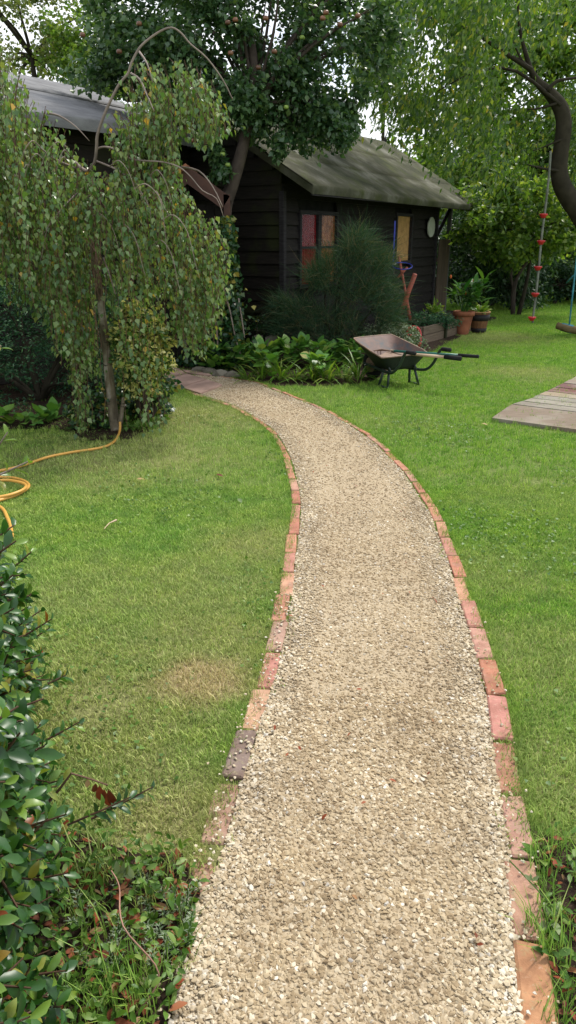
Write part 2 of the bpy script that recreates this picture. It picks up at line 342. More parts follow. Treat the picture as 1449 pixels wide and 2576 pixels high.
# ------------------------------------------------------------------ leaf geometry
def nrm(a): return a / np.maximum(np.linalg.norm(a, axis=1, keepdims=True), 1e-9)
def T_ovate(wd=.38, fold=.12, tip=-.08, at=.38):
    V = np.array([(0, 0, 0), (at, wd, fold), (at, -wd, fold), (1, 0, tip), (at + .05, 0, 0)]); Fc = np.array([(0, 2, 4), (2, 3, 4), (0, 4, 1), (4, 3, 1)]); return V, Fc
def T_lance(wd=.16, bend=-.1): return np.array([(0, 0, 0), (.45, wd, .04), (.45, -wd, .04), (1, 0, bend)]), np.array([(0, 2, 1), (1, 2, 3)])
def T_nice(wd=.22, fold=.06, tip=-.12):
    V = [(0, 0, 0), (.3, wd * .85, fold), (.3, 0, 0), (.3, -wd * .85, fold), (.62, wd, fold * .9), (.62, 0, -.01), (.62, -wd, fold * .9), (.86, wd * .5, tip * .3), (.86, 0, tip * .4), (.86, -wd * .5, tip * .3), (1, 0, tip)]
    Fq = [(0, 2, 1), (0, 3, 2), (1, 2, 5), (1, 5, 4), (2, 3, 6), (2, 6, 5), (4, 5, 8), (4, 8, 7), (5, 6, 9), (5, 9, 8), (7, 8, 10), (8, 9, 10)]
    return np.array(V, float), np.array(Fq)
T_BIRCH = T_ovate(.40, .10, -.12, .34); T_APPLE = T_ovate(.34, .14, -.15, .45); T_WIL = T_lance(.15); T_FAR = T_lance(.34, -.15); T_NICE = T_nice()
T_IVY = T_ovate(.5, .08, -.1, .25)
def frames(A, N):
    A = nrm(A); B = nrm(np.cross(N, A)); N = np.cross(A, B); return A, B, N
def leaf_mesh(name, P, A, N, S, T, mat, rnd=None):
    V, Fc = T; n = len(P); A, B, N = frames(A, N); S = S[:, None, None]
    out = P[:, None, :] + S * (V[None, :, 0, None] * A[:, None] + V[None, :, 1, None] * B[:, None] + V[None, :, 2, None] * N[:, None])
    Fx = (Fc[None] + (np.arange(n) * len(V))[:, None, None]).reshape(-1, Fc.shape[1])
    if rnd is None: rnd = rs.rand(n)
    return mesh_np(name, out.reshape(-1, 3), Fx, mat, np.repeat(rnd, len(V)))
LT = {}
def leaf_parts(parent, P, A, N, S, T, mat, name='leaf'):
    key = (id(T), mat.name)
    if key not in LT: LT[key] = mesh_np(name, T[0], T[1], mat)
    me = LT[key]; A, B, N = frames(A, N)
    for p, a, bb, nn, s in zip(P, A, B, N, S):
        m = Matrix(((a[0] * s, bb[0] * s, nn[0] * s, p[0]), (a[1] * s, bb[1] * s, nn[1] * s, p[1]), (a[2] * s, bb[2] * s, nn[2] * s, p[2]), (0, 0, 0, 1)))
        o = bpy.data.objects.new(name, me); link(o, parent); o.matrix_basis = m
def foliage(parent, P, A, N, S, T, mat, singles=0, name='foliage', leafname='leaf', vis=None):
    """the `singles` leaves that show largest become parts, the rest one part"""
    P = np.asarray(P); n = len(P)
    if singles:
        d = np.linalg.norm(P - np.array([0, 0, EYE]), axis=1); score = S / d
        if vis is not None: score = score * vis
        order = np.argsort(-score); a, r = order[:singles], order[singles:]
        leaf_parts(parent, P[a], A[a], N[a], S[a], T, mat, leafname)
    else: r = np.arange(n)
    if len(r):
        o = obj(name, leaf_mesh(name, P[r], A[r], N[r], S[r], T, mat), parent)
        o['kind'] = 'stuff'
    return
def clump_cloud(c, rad, n, nclump, cr, zmin=0.05, shell=.55, squash=.7):
    """leaf positions in clumps through an ellipsoid"""
    c = np.array(c); rad = np.array(rad)
    d = nrm(rs.randn(nclump, 3)); r = (shell + (1 - shell) * rs.rand(nclump)) ** .8
    cc = c + d * rad * r[:, None]
    w_ = .4 + rs.rand(nclump); k = rs.choice(nclump, n, p=w_ / w_.sum())
    size = cr * (.6 + .8 * rs.rand(nclump))
    off = nrm(rs.randn(n, 3)) * (rs.rand(n, 1) ** .5) * size[k][:, None]; off[:, 2] *= squash
    P = cc[k] + off; ok = P[:, 2] > zmin
    return P[ok], cc
def rand_orient(n, droop=.4, up=.5):
    A = rs.randn(n, 3); A[:, 2] = A[:, 2] * .5 - droop; N = rs.randn(n, 3) * .8; N[:, 2] += up; return A, N

# ------------------------------------------------------------------ GN scatter for stuff
def scatter(name, P, R, S, idx, sources, extra=None):
    col = bpy.data.collections.new(name + '_source')
    for i, me in enumerate(sources):
        o = bpy.data.objects.new('%s_piece_%d' % (name, i), me); col.objects.link(o)
    me = bpy.data.meshes.new(name); me.vertices.add(len(P)); me.vertices.foreach_set('co', np.asarray(P, np.float32).ravel())
    a = me.attributes.new('rot', 'FLOAT_VECTOR', 'POINT'); a.data.foreach_set('vector', np.asarray(R, np.float32).ravel())
    S = np.asarray(S, np.float32)
    if S.ndim == 1: S = np.repeat(S[:, None], 3, 1)
    a = me.attributes.new('scl', 'FLOAT_VECTOR', 'POINT'); a.data.foreach_set('vector', S.ravel())
    a = me.attributes.new('pick', 'INT', 'POINT'); a.data.foreach_set('value', np.asarray(idx, np.int32))
    if extra is not None:
        a = me.attributes.new('edge', 'FLOAT', 'POINT'); a.data.foreach_set('value', np.asarray(extra, np.float32))
    o = obj(name, me)
    ng = bpy.data.node_groups.new(name, 'GeometryNodeTree')
    ng.interface.new_socket('Geometry', in_out='INPUT', socket_type='NodeSocketGeometry'); ng.interface.new_socket('Geometry', in_out='OUTPUT', socket_type='NodeSocketGeometry')
    N = ng.nodes.new; gi = N('NodeGroupInput'); go = N('NodeGroupOutput'); ip = N('GeometryNodeInstanceOnPoints'); ci = N('GeometryNodeCollectionInfo')
    ci.inputs['Collection'].default_value = col; ci.inputs['Separate Children'].default_value = True; ci.inputs['Reset Children'].default_value = True
    def attr(nm, dt):
        x = N('GeometryNodeInputNamedAttribute'); x.data_type = dt; x.inputs['Name'].default_value = nm; return x.outputs['Attribute']
    ln = ng.links.new
    ln(gi.outputs[0], ip.inputs['Points']); ln(ci.outputs[0], ip.inputs['Instance']); ip.inputs['Pick Instance'].default_value = True
    ln(attr('pick', 'INT'), ip.inputs['Instance Index']); ln(attr('rot', 'FLOAT_VECTOR'), ip.inputs['Rotation']); ln(attr('scl', 'FLOAT_VECTOR'), ip.inputs['Scale'])
    ln(ip.outputs[0], go.inputs[0])
    md = o.modifiers.new('scatter', 'NODES'); md.node_group = ng
    return o

# ================================================================== GROUND AND PATH
def plane(name, pts, z, mat, kind='structure', parent=None):
    mb = MB(); mb.add([(p[0], p[1], z) for p in pts], [tuple(range(len(pts)))]); o = mb.build(name, mat, parent)
    if kind: o['kind'] = kind
    return o
plane('ground', [(-120, -30), (120, -30), (120, 200), (-120, 200)], 0, M['ground'])

LEFT = [(395, 2800), (430, 2576), (470, 2330), (540, 2200), (579, 2085), (619, 1930), (643, 1872), (661, 1808), (689, 1717), (713, 1626), (728, 1550), (737, 1480), (746, 1400), (754, 1330), (758, 1276), (751, 1228), (742, 1186), (731, 1151), (711, 1113), (690, 1085), (652, 1057), (582, 1019), (502, 995), (464, 979), (415, 962)]
RIGHT = [(1345, 2800), (1317, 2576), (1308, 2449), (1302, 2341), (1287, 2235), (1281, 2157), (1270, 2074), (1257, 2010), (1244, 1919), (1240, 1886), (1230, 1781), (1212, 1722), (1195, 1645), (1174, 1572), (1156, 1520), (1137, 1450), (1115, 1380), (1097, 1342), (1083, 1296), (1059, 1261), (1017, 1195), (975, 1150), (940, 1115), (905, 1090), (864, 1063), (829, 1042), (787, 1023), (725, 998), (676, 979), (640, 964), (572, 953), (500, 944)]
def resample(pts, step):
    P = [pts[0].copy()]; acc = 0
    for a, b2_ in zip(pts, pts[1:]):
        d = (b2_ - a).length
        while acc + d >= step:
            t = (step - acc) / d; a = a.lerp(b2_, t); P.append(a.copy()); d = (b2_ - a).length; acc = 0
        acc += d
    return P
gL = spline([G(*p) for p in LEFT], 4); gR = spline([G(*p) for p in RIGHT], 4)
poly_path = [(p.x, p.y) for p in gL] + [(p.x, p.y) for p in reversed(gR)]
def offset(line, d):
    o = []
    for i, p in enumerate(line):
        t = line[min(i + 1, len(line) - 1)] - line[max(i - 1, 0)]; n_ = Vector((-t.y, t.x, 0)).normalized(); o.append(p + n_ * d)
    return o
gLo = offset(gL, .055); gRo = offset(gR, -.055)
mb = MB(); mb.add([(x, y, .004) for x, y in poly_path], [tuple(range(len(poly_path)))])
pm = mb.mesh('gravel_path', M['path_sand']); 
bm = bmesh.new(); bm.from_mesh(pm); bmesh.ops.triangulate(bm, faces=bm.faces[:]); bm.to_mesh(pm); bm.free()
po = obj('path', pm); po['kind'] = 'structure'
def inside(P, poly):
    x, y = P[:, 0], P[:, 1]; r = np.zeros(len(P), bool); n = len(poly); j = n - 1
    for i in range(n):
        xi, yi = poly[i][0], poly[i][1]; xj, yj = poly[j][0], poly[j][1]
        with np.errstate(divide='ignore', invalid='ignore'):
            c_ = ((yi > y) != (yj > y)) & (x < (xj - xi) * (y - yi) / (yj - yi + 1e-12) + xi)
        r ^= c_; j = i
    return r
def dist_line(P, line):
    P = P[:, :2]; best = np.full(len(P), 1e9)
    L_ = np.array([(p[0], p[1]) for p in line])
    for a, b_ in zip(L_[:-1], L_[1:]):
        d = b_ - a; t = np.clip(((P - a) @ d) / (d @ d + 1e-12), 0, 1); q = a + t[:, None] * d
        best = np.minimum(best, np.hypot(*(P - q).T))
    return best
def in_view(P, m=120):
    x, y, z = P[:, 0], P[:, 1], (P[:, 2] if P.shape[1] > 2 else 0 * P[:, 0])
    zc = y * CP + (EYE - z) * SP; px = 724.5 + F * x / zc; py = 1288 + F * ((EYE - z) * CP - y * SP) / zc
    return (zc > .1) & (px > -m) & (px < 1449 + m) & (py < 2576 + m * 1.5) & (py > -m)

# gravel stones: angular hulls
def stone_mesh(seed):
    r = random.Random(seed); bm = bmesh.new()
    for _ in range(11):
        v = Vector((r.gauss(0, 1), r.gauss(0, 1), r.gauss(0, 1))).normalized(); bm.verts.new((v.x * .5 * r.uniform(.8, 1.15), v.y * .38, v.z * .27))
    res = bmesh.ops.convex_hull(bm, input=bm.verts[:]); bmesh.ops.recalc_face_normals(bm, faces=bm.faces[:])
    me = bpy.data.meshes.new('stone'); bm.to_mesh(me); bm.free(); me.materials.append(M['gravel_stone']); return me
stones = [stone_mesh(i) for i in range(9)]
xs = [p[0] for p in poly_path]; ys = [p[1] for p in poly_path]
def gen_stones(n, y0, y1, smin, smax, zoff):
    P = np.column_stack([rs.uniform(min(xs), max(xs), n), rs.uniform(y0, y1, n), np.zeros(n)])
    P = P[inside(P, poly_path)]; P = P[in_view(P)]
    m = len(P); dl = np.minimum(dist_line(P, gL), dist_line(P, gR)); e = np.clip(1 - dl / .16, 0, 1) * .65
    S = smin + (smax - smin) * rs.rand(m) ** 3.2; S *= 1 + .15 * e
    P[:, 2] = zoff + S * .12 + rs.rand(m) * .004 + .008 * e
    R = np.column_stack([rs.uniform(-.5, .5, m), rs.uniform(-.5, .5, m), rs.uniform(0, 6.28, m)])
    nz_ = np.sin(P[:, 0] * 5 + P[:, 1] * 2.3) * np.sin(P[:, 1] * 3.1 - P[:, 0] * 2)
    e = np.clip(e + .25 * np.clip(nz_, 0, 1) * (rs.rand(m) < .6) + 0.6 * np.clip(1.4 - P[:, 1], 0, .6), 0, 1)
    return P, R, S, e
parts_ = [gen_stones(190000, .95, 2.2, .0045, .020, .0), gen_stones(140000, 2.2, 4.2, .0055, .0185, .0), gen_stones(120000, 4.2, 9.3, .007, .020, .0)]
# a few stray stones outside the edging
n = 330; k = rs.randint(0, len(gL) - 1, n); Ps = []; 
for i in range(n):
    line, sg = (gL, 1) if rs.rand() < .75 else (gR, -1); i0 = rs.randint(0, int(len(line) * .45)); p = line[i0].lerp(line[i0 + 1], rs.rand()); o_ = abs(rs.randn()) * .036
    Ps.append((p.x - sg * o_, p.y, .022 if o_ < .08 else .02))
Ps = np.array(Ps); parts_.append((Ps, rs.uniform(-.4, .4, (n, 3)) * np.array([1, 1, 8]), rs.uniform(.007, .016, n), np.ones(n) * .9))
P = np.concatenate([q[0] for q in parts_]); R = np.concatenate([q[1] for q in parts_]); S = np.concatenate([q[2] for q in parts_]); E_ = np.concatenate([q[3] for q in parts_])
gv = scatter('gravel', P, R, S, rs.randint(0, len(stones), len(P)), stones, E_)
tag(gv, 'cream and buff crushed limestone gravel covering the winding path', 'gravel', kind='stuff')

# bits of leaf and twig on the gravel
n = 70; Pq = np.column_stack([rs.uniform(-.5, 1.2, n * 6), rs.uniform(1.0, 6, n * 6), np.full(n * 6, .02)]); Pq = Pq[inside(Pq, poly_path)][:n]; Aq, Nq = rand_orient(len(Pq), 0, 3)
o = obj('leaf_litter', leaf_mesh('leaf_litter', Pq, Aq, Nq, rs.uniform(.01, .024, len(Pq)), T_NICE, M['dead_leaf'])); tag(o, 'tiny scraps of dry leaf scattered over the gravel', 'leaf litter', kind='stuff')
# brick edging
def brick_mesh(seed):
    r = random.Random(seed); bm = bmesh.new(); bmesh.ops.create_cube(bm, size=1)
    for v in bm.verts: v.co = Vector((v.co.x * .228, v.co.y * .064, v.co.z * .06)) + Vector((r.uniform(-.004, .004), r.uniform(-.003, .003), r.uniform(-.002, .002)))
    bmesh.ops.bevel(bm, geom=bm.edges[:], offset=.005, segments=1, affect='EDGES')
    for v in bm.verts: v.co += Vector((r.uniform(-.0015, .0015), r.uniform(-.0015, .0015), r.uniform(-.001, .001)))
    me = bpy.data.meshes.new('brick'); bm.to_mesh(me); bm.free(); me.materials.append(M['brick']); return me
bms = [brick_mesh(i) for i in range(6)]
PAL = [(.46, .18, .12), (.50, .22, .15), (.40, .155, .11), (.46, .25, .19), (.52, .27, .18), (.44, .20, .16)]
def edging(line, sgn, label, start, end, cols, name):
    root = empty(name, line[0].copy(), label, 'brick edging', 'brick edgings of the gravel path')
    pts = resample(line, .242)
    for i, (a, b_) in enumerate(zip(pts, pts[1:])):
        if i < start or i > end: continue
        t = (b_ - a).normalized(); n_ = Vector((-t.y, t.x, 0)) * sgn; c = (a + b_) / 2 + n_ * (.031 + rs.uniform(-.006, .006))
        zt = .016 + rs.uniform(-.0045, .0045) - (.002 if a.y > 4.5 else 0) - (.010 if (i < 2 and sgn > 0) else 0) - .003
        ang = atan2(t.y, t.x) + rs.uniform(-.035, .035)
        m = Matrix.Translation((c.x, c.y, zt - .03)) @ Matrix.Rotation(ang, 4, 'Z') @ Matrix.Rotation(rs.uniform(-.03, .03), 4, 'Y') @ Matrix.Rotation(rs.uniform(-.04, .04), 4, 'X')
        o = bpy.data.objects.new('brick', bms[i % 6]); link(o, root); o.matrix_basis = m @ Matrix.Diagonal((1, max(.62, 1.12 - .11 * max(0, c.y - 1.3)), 1, 1))
        cc = cols.get(i) or PAL[rs.randint(6)]; o.color = (*cc, 1)
    return root
gRb = spline([G(*p) for p in [(1325, 2640)] + RIGHT[2:]], 4)
ed_r = edging(gRb, -1, 'long row of red bricks edging the right side of the path', 0, 60, {0: (.44, .22, .11), 1: (.44, .25, .18), 2: (.42, .24, .19), 3: (.33, .15, .10), 4: (.46, .20, .17), 5: (.40, .16, .10), 6: (.45, .24, .19)}, 'brick_edging')
gLb = spline([G(*p) for p in [(500, 2330), (540, 2200)] + LEFT[4:]], 4)
ed_l = edging(gLb, 1, 'row of red bricks edging the left side of the path', 0, 60, {0: (.38, .22, .16), 1: (.36, .22, .17), 2: (.17, .13, .12), 3: (.50, .30, .20), 4: (.46, .20, .17), 5: (.38, .24, .19), 6: (.46, .21, .15), 7: (.50, .27, .18)}, 'brick_edging')

# soil patches
SOIL_L = [G(*p) for p in [(-300, 1950), (150, 2080), (330, 2150), (460, 2150), (505, 2250), (470, 2420), (425, 2640), (-300, 2700)]]
SOIL_R = [G(*p) for p in [(1332, 2090), (1380, 2110), (1449, 2130), (1600, 2150), (1650, 2700), (1405, 2680), (1385, 2400), (1350, 2230)]]
BED = [G(*p) for p in [(560, 938), (640, 958), (700, 972), (800, 972), (925, 965), (1060, 900), (1250, 800), (1120, 780), (700, 860), (520, 890), (440, 925), (500, 935)]]
BIRCHBED = [G(*p) for p in [(-400, 1085), (150, 1080), (230, 1110), (330, 1105), (420, 1050), (430, 985), (400, 940), (-400, 900)]]
for i, pl in enumerate((SOIL_L, SOIL_R, BED, BIRCHBED)):
    o = plane(['soil', 'soil', 'flower_bed', 'flower_bed'][i], pl, .008, M['soil'])

# paved end of the path
root = empty('brick_paving', G(440, 955), 'worn red flagstone paving where the gravel path meets the dark doorway', 'paving')
for q in [[(402, 962), (455, 978), (520, 958), (470, 944)], [(455, 979), (505, 995), (560, 972), (522, 959)], [(395, 945), (402, 960), (468, 943), (455, 934)], [(457, 934), (470, 942), (535, 950), (520, 938)], [(400, 934), (395, 943), (454, 933), (440, 928)]]:
    vs = [G(*p) for p in q]; c = sum(vs, Vector()) / 4; vs = [c + (v - c) * .97 for v in vs]
    mb = MB(); mb.add([v + Vector((0, 0, .0)) for v in vs] + [v + Vector((0, 0, .022)) for v in vs], [(4, 5, 6, 7), (0, 1, 5, 4), (1, 2, 6, 5), (2, 3, 7, 6), (3, 0, 4, 7)]); mb.build('flagstone', M['flag'], root)

# grass patches
def grass_patch(seed, nb, rad, hmin, hmax, wid, lean=.9):
    r = np.random.RandomState(seed); V = []; Fc = []; rn = []
    for i in range(nb):
        q = r.rand() * 6.28; d = rad * sqrt(r.rand()); x, y = d * cos(q), d * sin(q); h = r.uniform(hmin, hmax); a = r.rand() * 6.28; le = h * lean * r.rand() ** .7
        wx, wy = cos(a + 1.57 + r.uniform(-.6, .6)) * wid / 2, sin(a + 1.57) * wid / 2; k = len(V)
        V += [(x - wx, y - wy, -.003), (x + wx, y + wy, -.003), (x + cos(a) * le * .35 + wx * .8, y + sin(a) * le * .35 + wy * .8, h * .6), (x + cos(a) * le * .35 - wx * .8, y + sin(a) * le * .35 - wy * .8, h * .6), (x + cos(a) * le, y + sin(a) * le, h)]
        Fc += [(k, k + 1, k + 2), (k, k + 2, k + 3), (k + 3, k + 2, k + 4)]; rn += [r.rand()] * 5
    return mesh_np('grass_patch', np.array(V), np.array(Fc), M['grass_blade'], rn)
gp = [grass_patch(i, 110, .055, .004, .015, .0019, 1.2) for i in range(5)] + [grass_patch(20 + i, 80, .09, .006, .020, .0036, 1.2) for i in range(4)] + [grass_patch(40 + i, 16, .03, .02, .05, .0028, .7) for i in range(3)]
outer = [(p.x, p.y) for p in gLo] + [(p.x, p.y) for p in reversed(gRo)]
def lawn_pts(step, y0, y1, jit=1.0, m=150):
    X = np.arange(-9, 12, step); Y = np.arange(y0, y1, step); gx, gy = np.meshgrid(X, Y); P = np.column_stack([gx.ravel(), gy.ravel(), np.zeros(gx.size)])
    P[:, :2] += rs.uniform(-.5, .5, (len(P), 2)) * step * jit; P = P[in_view(P, m)]
    P = P[~inside(P, outer)]
    for pl, keep in ((SOIL_L, .10), (SOIL_R, .06), (BED, .04), (BIRCHBED, .05)):
        ins = inside(P, pl); P = P[~ins | (rs.rand(len(P)) < keep)]
    return P
a1 = lawn_pts(.042, .95, 4.5); a2 = lawn_pts(.07, 4.5, 24)
# thin out bare patch
d = np.hypot(a1[:, 0] - SPOTS[0][0].x, a1[:, 1] - SPOTS[0][0].y); a1 = a1[(d > .11) | (rs.rand(len(a1)) < .22)]
n1, n2_ = len(a1), len(a2)
# longer tufts hanging over the bricks
ed = []
for line, sg in ((gLo, 1), (gRo, -1)):
    for p, q in zip(line, line[1:]):
        m_ = int((q - p).length / .007) + 1; t = (q - p).normalized(); n_ = Vector((-t.y, t.x, 0)) * sg
        for j in range(m_):
            c0y = p.y; c = p.lerp(q, rs.rand()) + n_ * (rs.uniform(-.004, .03) - .012 * min(1.4, max(0, c0y - 1.8))); ed.append((c.x, c.y, 0, atan2(n_.y, n_.x)))
ed = np.array(ed); ed = ed[in_view(ed[:, :3], 100)]
bad = inside(ed, SOIL_L) | inside(ed, BED); ed = ed[~bad | (rs.rand(len(ed)) < .1)]
n3 = len(ed)
P = np.concatenate([a1, a2, ed[:, :3]]); R = np.zeros((len(P), 3)); R[:, 2] = rs.uniform(0, 6.28, len(P))
S = np.concatenate([rs.uniform(.8, 1.2, n1), rs.uniform(.85, 1.25, n2_), rs.uniform(.5, 1.05, n3)])
idx = np.concatenate([rs.randint(0, 5, n1), 5 + rs.randint(0, 4, n2_), 9 + rs.randint(0, 3, n3)])
# order of collection children is alphabetical: name with zero padding handled in scatter names below (<= 12 pieces)
gs = scatter('grass', P, R, S, np.array([{10: 2, 11: 3}.get(int(i), int(i) if i < 2 else int(i) + 2) for i in idx]), gp)
tag(gs, 'short mown lawn grass on both sides of the gravel path', 'grass', kind='stuff')

# clover and broad weeds in the lawn
def weeds(n, y0, y1):
    P = np.column_stack([rs.uniform(-2.5, 3, n), rs.uniform(y0, y1, n), rs.uniform(.008, .02, n)]); P = P[~inside(P, outer)]
    nz_ = np.sin(P[:, 0] * 3.1 + 1) * np.sin(P[:, 1] * 2.7 + P[:, 0]) + rs.randn(len(P)) * .25; P = P[nz_ > .35]; P = P[in_view(P, 60)]
    A, N = rand_orient(len(P), 0, 2.5); return leaf_mesh('clover', P, A, N, rs.uniform(.010, .022, len(P)), T_IVY, M['weed_leaf'])
o = obj('clover', weeds(26000, 1.3, 6.5)); tag(o, 'low clover and broad-leaved weeds growing through the lawn', 'clover', kind='stuff')

# ================================================================== SHED (frame: u along the front, v back along the gable end)
UY = radians(31.0); u = Vector((sin(UY), cos(UY), 0)); v = Vector((-cos(UY), sin(UY), 0)); C0 = Vector((-.08, 10.57, 0))
ROT = Matrix((u, v, Vector((0, 0, 1)))).transposed()
def S3(a, b_, z): return C0 + u * a + v * b_ + Vector((0, 0, z))
shed = empty('garden_shed', C0.copy(), 'dark weatherboarded garden shed with mossy felt roof and curtained windows', 'shed')
WL = 5.7; RB = 1.55; EZ = 2.12; RZ = 3.36; SLOPE = (RZ - EZ) / (RB + .585)
core = MB(); core.box(S3(WL / 2 + .03, 1.55, 1.05), (WL - .06, 3.1 - .06, 2.1), ROT); core.build('wall_core', M['dark'], shed)
wins = [(.43, .90, .88, 1.82, 'curtain_red'), (.99, 1.47, .88, 1.82, 'curtain_orange'), (3.75, 4.40, 1.12, 1.87, 'blind_tan')]
def slant_board(name, p0, p1, z0, h, out_dir, mat, parent, th=.018, lap=.028, cut=None):
    """feather-edged board: thicker and prouder at its foot"""
    mb = MB(); o0 = out_dir
    a = [p0 + Vector((0, 0, z0)), p1 + Vector((0, 0, z0))]
    t0 = z0 + h
    wob = rs.uniform(-.008, .008)
    vs = [a[0], a[1], p1 + Vector((0, 0, t0)), p0 + Vector((0, 0, t0)),
          a[0] + o0 * (lap + th) + Vector((0, 0, wob)), a[1] + o0 * (lap + th) - Vector((0, 0, wob)), p1 + o0 * .006 + Vector((0, 0, t0)), p0 + o0 * .006 + Vector((0, 0, t0))]
    mb.add(vs, [(4, 5, 6, 7), (0, 1, 5, 4)[::-1], (1, 2, 6, 5), (3, 0, 4, 7), (2, 3, 7, 6)]); return mb.build(name, mat, parent)
BH = .165
for k in range(20):                                               # gable end boards (a = 0 plane, facing -u)
    z0 = .02 + k * BH
    # width of gable at the height
    if z0 < 2.05: b0, b1_ = 0, 3.1
    else:
        ins = (z0 + BH * .8 - EZ) / SLOPE - .585; b0, b1_ = max(0, ins + .12), min(3.1, 3.1 - ins - .12)
        if b1_ - b0 < .2: break
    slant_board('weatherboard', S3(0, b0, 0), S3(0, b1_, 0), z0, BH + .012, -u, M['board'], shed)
for k in range(13):
    z0 = .02 + k * BH; z1 = z0 + BH
    if z0 > 2.05: break
    cuts = [(a0 - .05, a1 + .05) for a0, a1, w0, w1, _ in wins if w0 - .04 < z1 and w1 + .04 > z0]
    x = 0.0
    for c0, c1 in cuts + [(WL, WL)]:
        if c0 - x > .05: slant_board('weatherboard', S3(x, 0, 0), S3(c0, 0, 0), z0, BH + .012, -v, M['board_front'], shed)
        x = c1
mb = MB(); mb.box(S3(-.03, -.03, 1.04), (.07, .07, 2.08), ROT); mb.build('corner_post', M['trim_dark'], shed)
mb = MB(); mb.box(S3(WL + .02, -.03, 1.04), (.07, .07, 2.08), ROT); mb.build('corner_post', M['trim_dark'], shed)
for a0, a1, z0, z1, cm in wins:
    ca, cz = (a0 + a1) / 2, (z0 + z1) / 2
    fr = MB()
    for (x_, z_, sx_, sz_) in ((ca, z1 + .02, a1 - a0 + .1, .05), (ca, z0 - .02, a1 - a0 + .1, .05), (a0 - .025, cz, .05, z1 - z0), (a1 + .025, cz, .05, z1 - z0)):
        fr.box(S3(x_, -.035, z_), (sx_, .06, sz_), ROT)
    if cm != 'blind_tan': fr.box(S3(ca, -.03, z0 + .50), (a1 - a0, .03, .03), ROT)
    f_ = fr.build('window', M['trim_dark'], shed)
    cu = MB(); nseg = 24
    for i in range(nseg):
        for j, z_ in enumerate((z0, z1)):
            pass
    amp = .010 if cm != 'blind_tan' else .003
    vs = []; fs = []
    for i in range(nseg + 1):
        a_ = a0 + (a1 - a0) * i / nseg; off_ = .006 + amp * sin(i * 1.9)
        vs += [S3(a_, -off_ - .004, z0), S3(a_, -off_ - .004, z1)]
        if i: fs.append((2 * i - 2, 2 * i, 2 * i + 1, 2 * i - 1))
    cu.add(vs, fs); cu.build('curtain', M[cm], f_)
    gl_ = MB(); gl_.box(S3(ca, -.028, cz), (a1 - a0, .004, z1 - z0), ROT); gl_.build('pane', M['glass'], f_)
# roof: front and back slope as felt sheets folded over the eave and the verge
def roof_sheet(name, mat, parent, a0, a1, b0, z0, b1_, z1, S_, nb=14, na=40, sag=.02, fold=.09, seams=()):
    V_ = []; Fq = []
    rows = []
    for i in range(nb + 1):
        t = i / nb; rows.append((b0 + (b1_ - b0) * t, z0 + (z1 - z0) * t))
    sg = 1 if b1_ > b0 else -1
    rows = [(b0 + .012 * sg, z0 - fold), (b0 - .004 * sg, z0 - fold * .5), (b0 - .002 * sg, z0 - .012)] + rows
    for (bb, zz) in rows:
        for j in range(na + 1):
            a_ = a0 + (a1 - a0) * j / na
            dz = sag * (sin(j * .33 + bb * 1.1) * .25 + sin(j * .14 + 1.3) * .75) * (1 if zz > z0 - .02 else .6)
            V_.append(S_(a_, bb, zz + dz))
    for i in range(len(rows) - 1):
        for j in range(na): k_ = i * (na + 1) + j; Fq.append((k_, k_ + 1, k_ + na + 2, k_ + na + 1))
    o = obj(name, mesh_np(name, np.array([tuple(q) for q in V_]), np.array(Fq), mat, smooth=True), parent)
    return o
for k in range(3):
    ta, tb_ = k / 3 - (.02 if k else 0), (k + 1) / 3; b0_, b1_ = -.585 + (RB + .585) * ta, -.585 + (RB + .585) * tb_; za, zb = EZ + (RZ - EZ) * ta, EZ + (RZ - EZ) * tb_
    roof_sheet('felt_strip' if k else 'eave_felt', M['roof_felt'], shed, -.22, 6.72, b0_, za + .008 * k, b1_, zb + .008 * k, S3, nb=5, fold=.1 if k == 0 else .014)
r2 = roof_sheet('roof', M['roof_felt'], shed, -.22, 6.72, 2 * RB + .585, EZ, RB, RZ, S3)
for a_ in (-.215, 6.715):                                            # verge boards covered with felt
    for sgn in (0, 1):
        b_e = -.585 if sgn == 0 else 2 * RB + .585
        mb = MB(); p = [S3(a_, b_e, EZ - .10), S3(a_, b_e, EZ - .004), S3(a_, RB, RZ - .004), S3(a_, RB, RZ - .10)]; q = [x_ + u * (.03 if a_ < 0 else -.03) for x_ in p]
        mb.add(p + q, [(0, 1, 2, 3), (7, 6, 5, 4), (0, 4, 5, 1), (1, 5, 6, 2), (2, 6, 7, 3), (3, 7, 4, 0)]); mb.build('bargeboard', M['roof_felt'], shed)
for z_off, b_, hh in ((0, -.54, .1),):
    mb = MB(); mb.box(S3(3.25, -.55, EZ - .06), (6.85, .025, .10), ROT); mb.build('fascia', M['trim_dark'], shed)
mb = MB(); mb.box(S3(3.25, .5, EZ - .012 + .0), (6.6, .0 + 2.0, .02), ROT); 
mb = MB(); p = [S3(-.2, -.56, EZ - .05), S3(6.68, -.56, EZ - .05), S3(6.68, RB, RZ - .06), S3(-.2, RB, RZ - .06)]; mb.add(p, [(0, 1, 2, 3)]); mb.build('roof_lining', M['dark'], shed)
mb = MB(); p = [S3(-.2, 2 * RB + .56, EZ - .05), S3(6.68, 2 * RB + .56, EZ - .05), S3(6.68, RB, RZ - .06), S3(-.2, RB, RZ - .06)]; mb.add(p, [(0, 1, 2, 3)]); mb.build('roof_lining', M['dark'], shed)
# gable triangle far end
mb = MB(); mb.add([S3(WL, 0, 2.05), S3(WL, 3.1, 2.05), S3(WL, RB, 3.25)], [(0, 1, 2)]); mb.build('gable', M['dark'], shed)
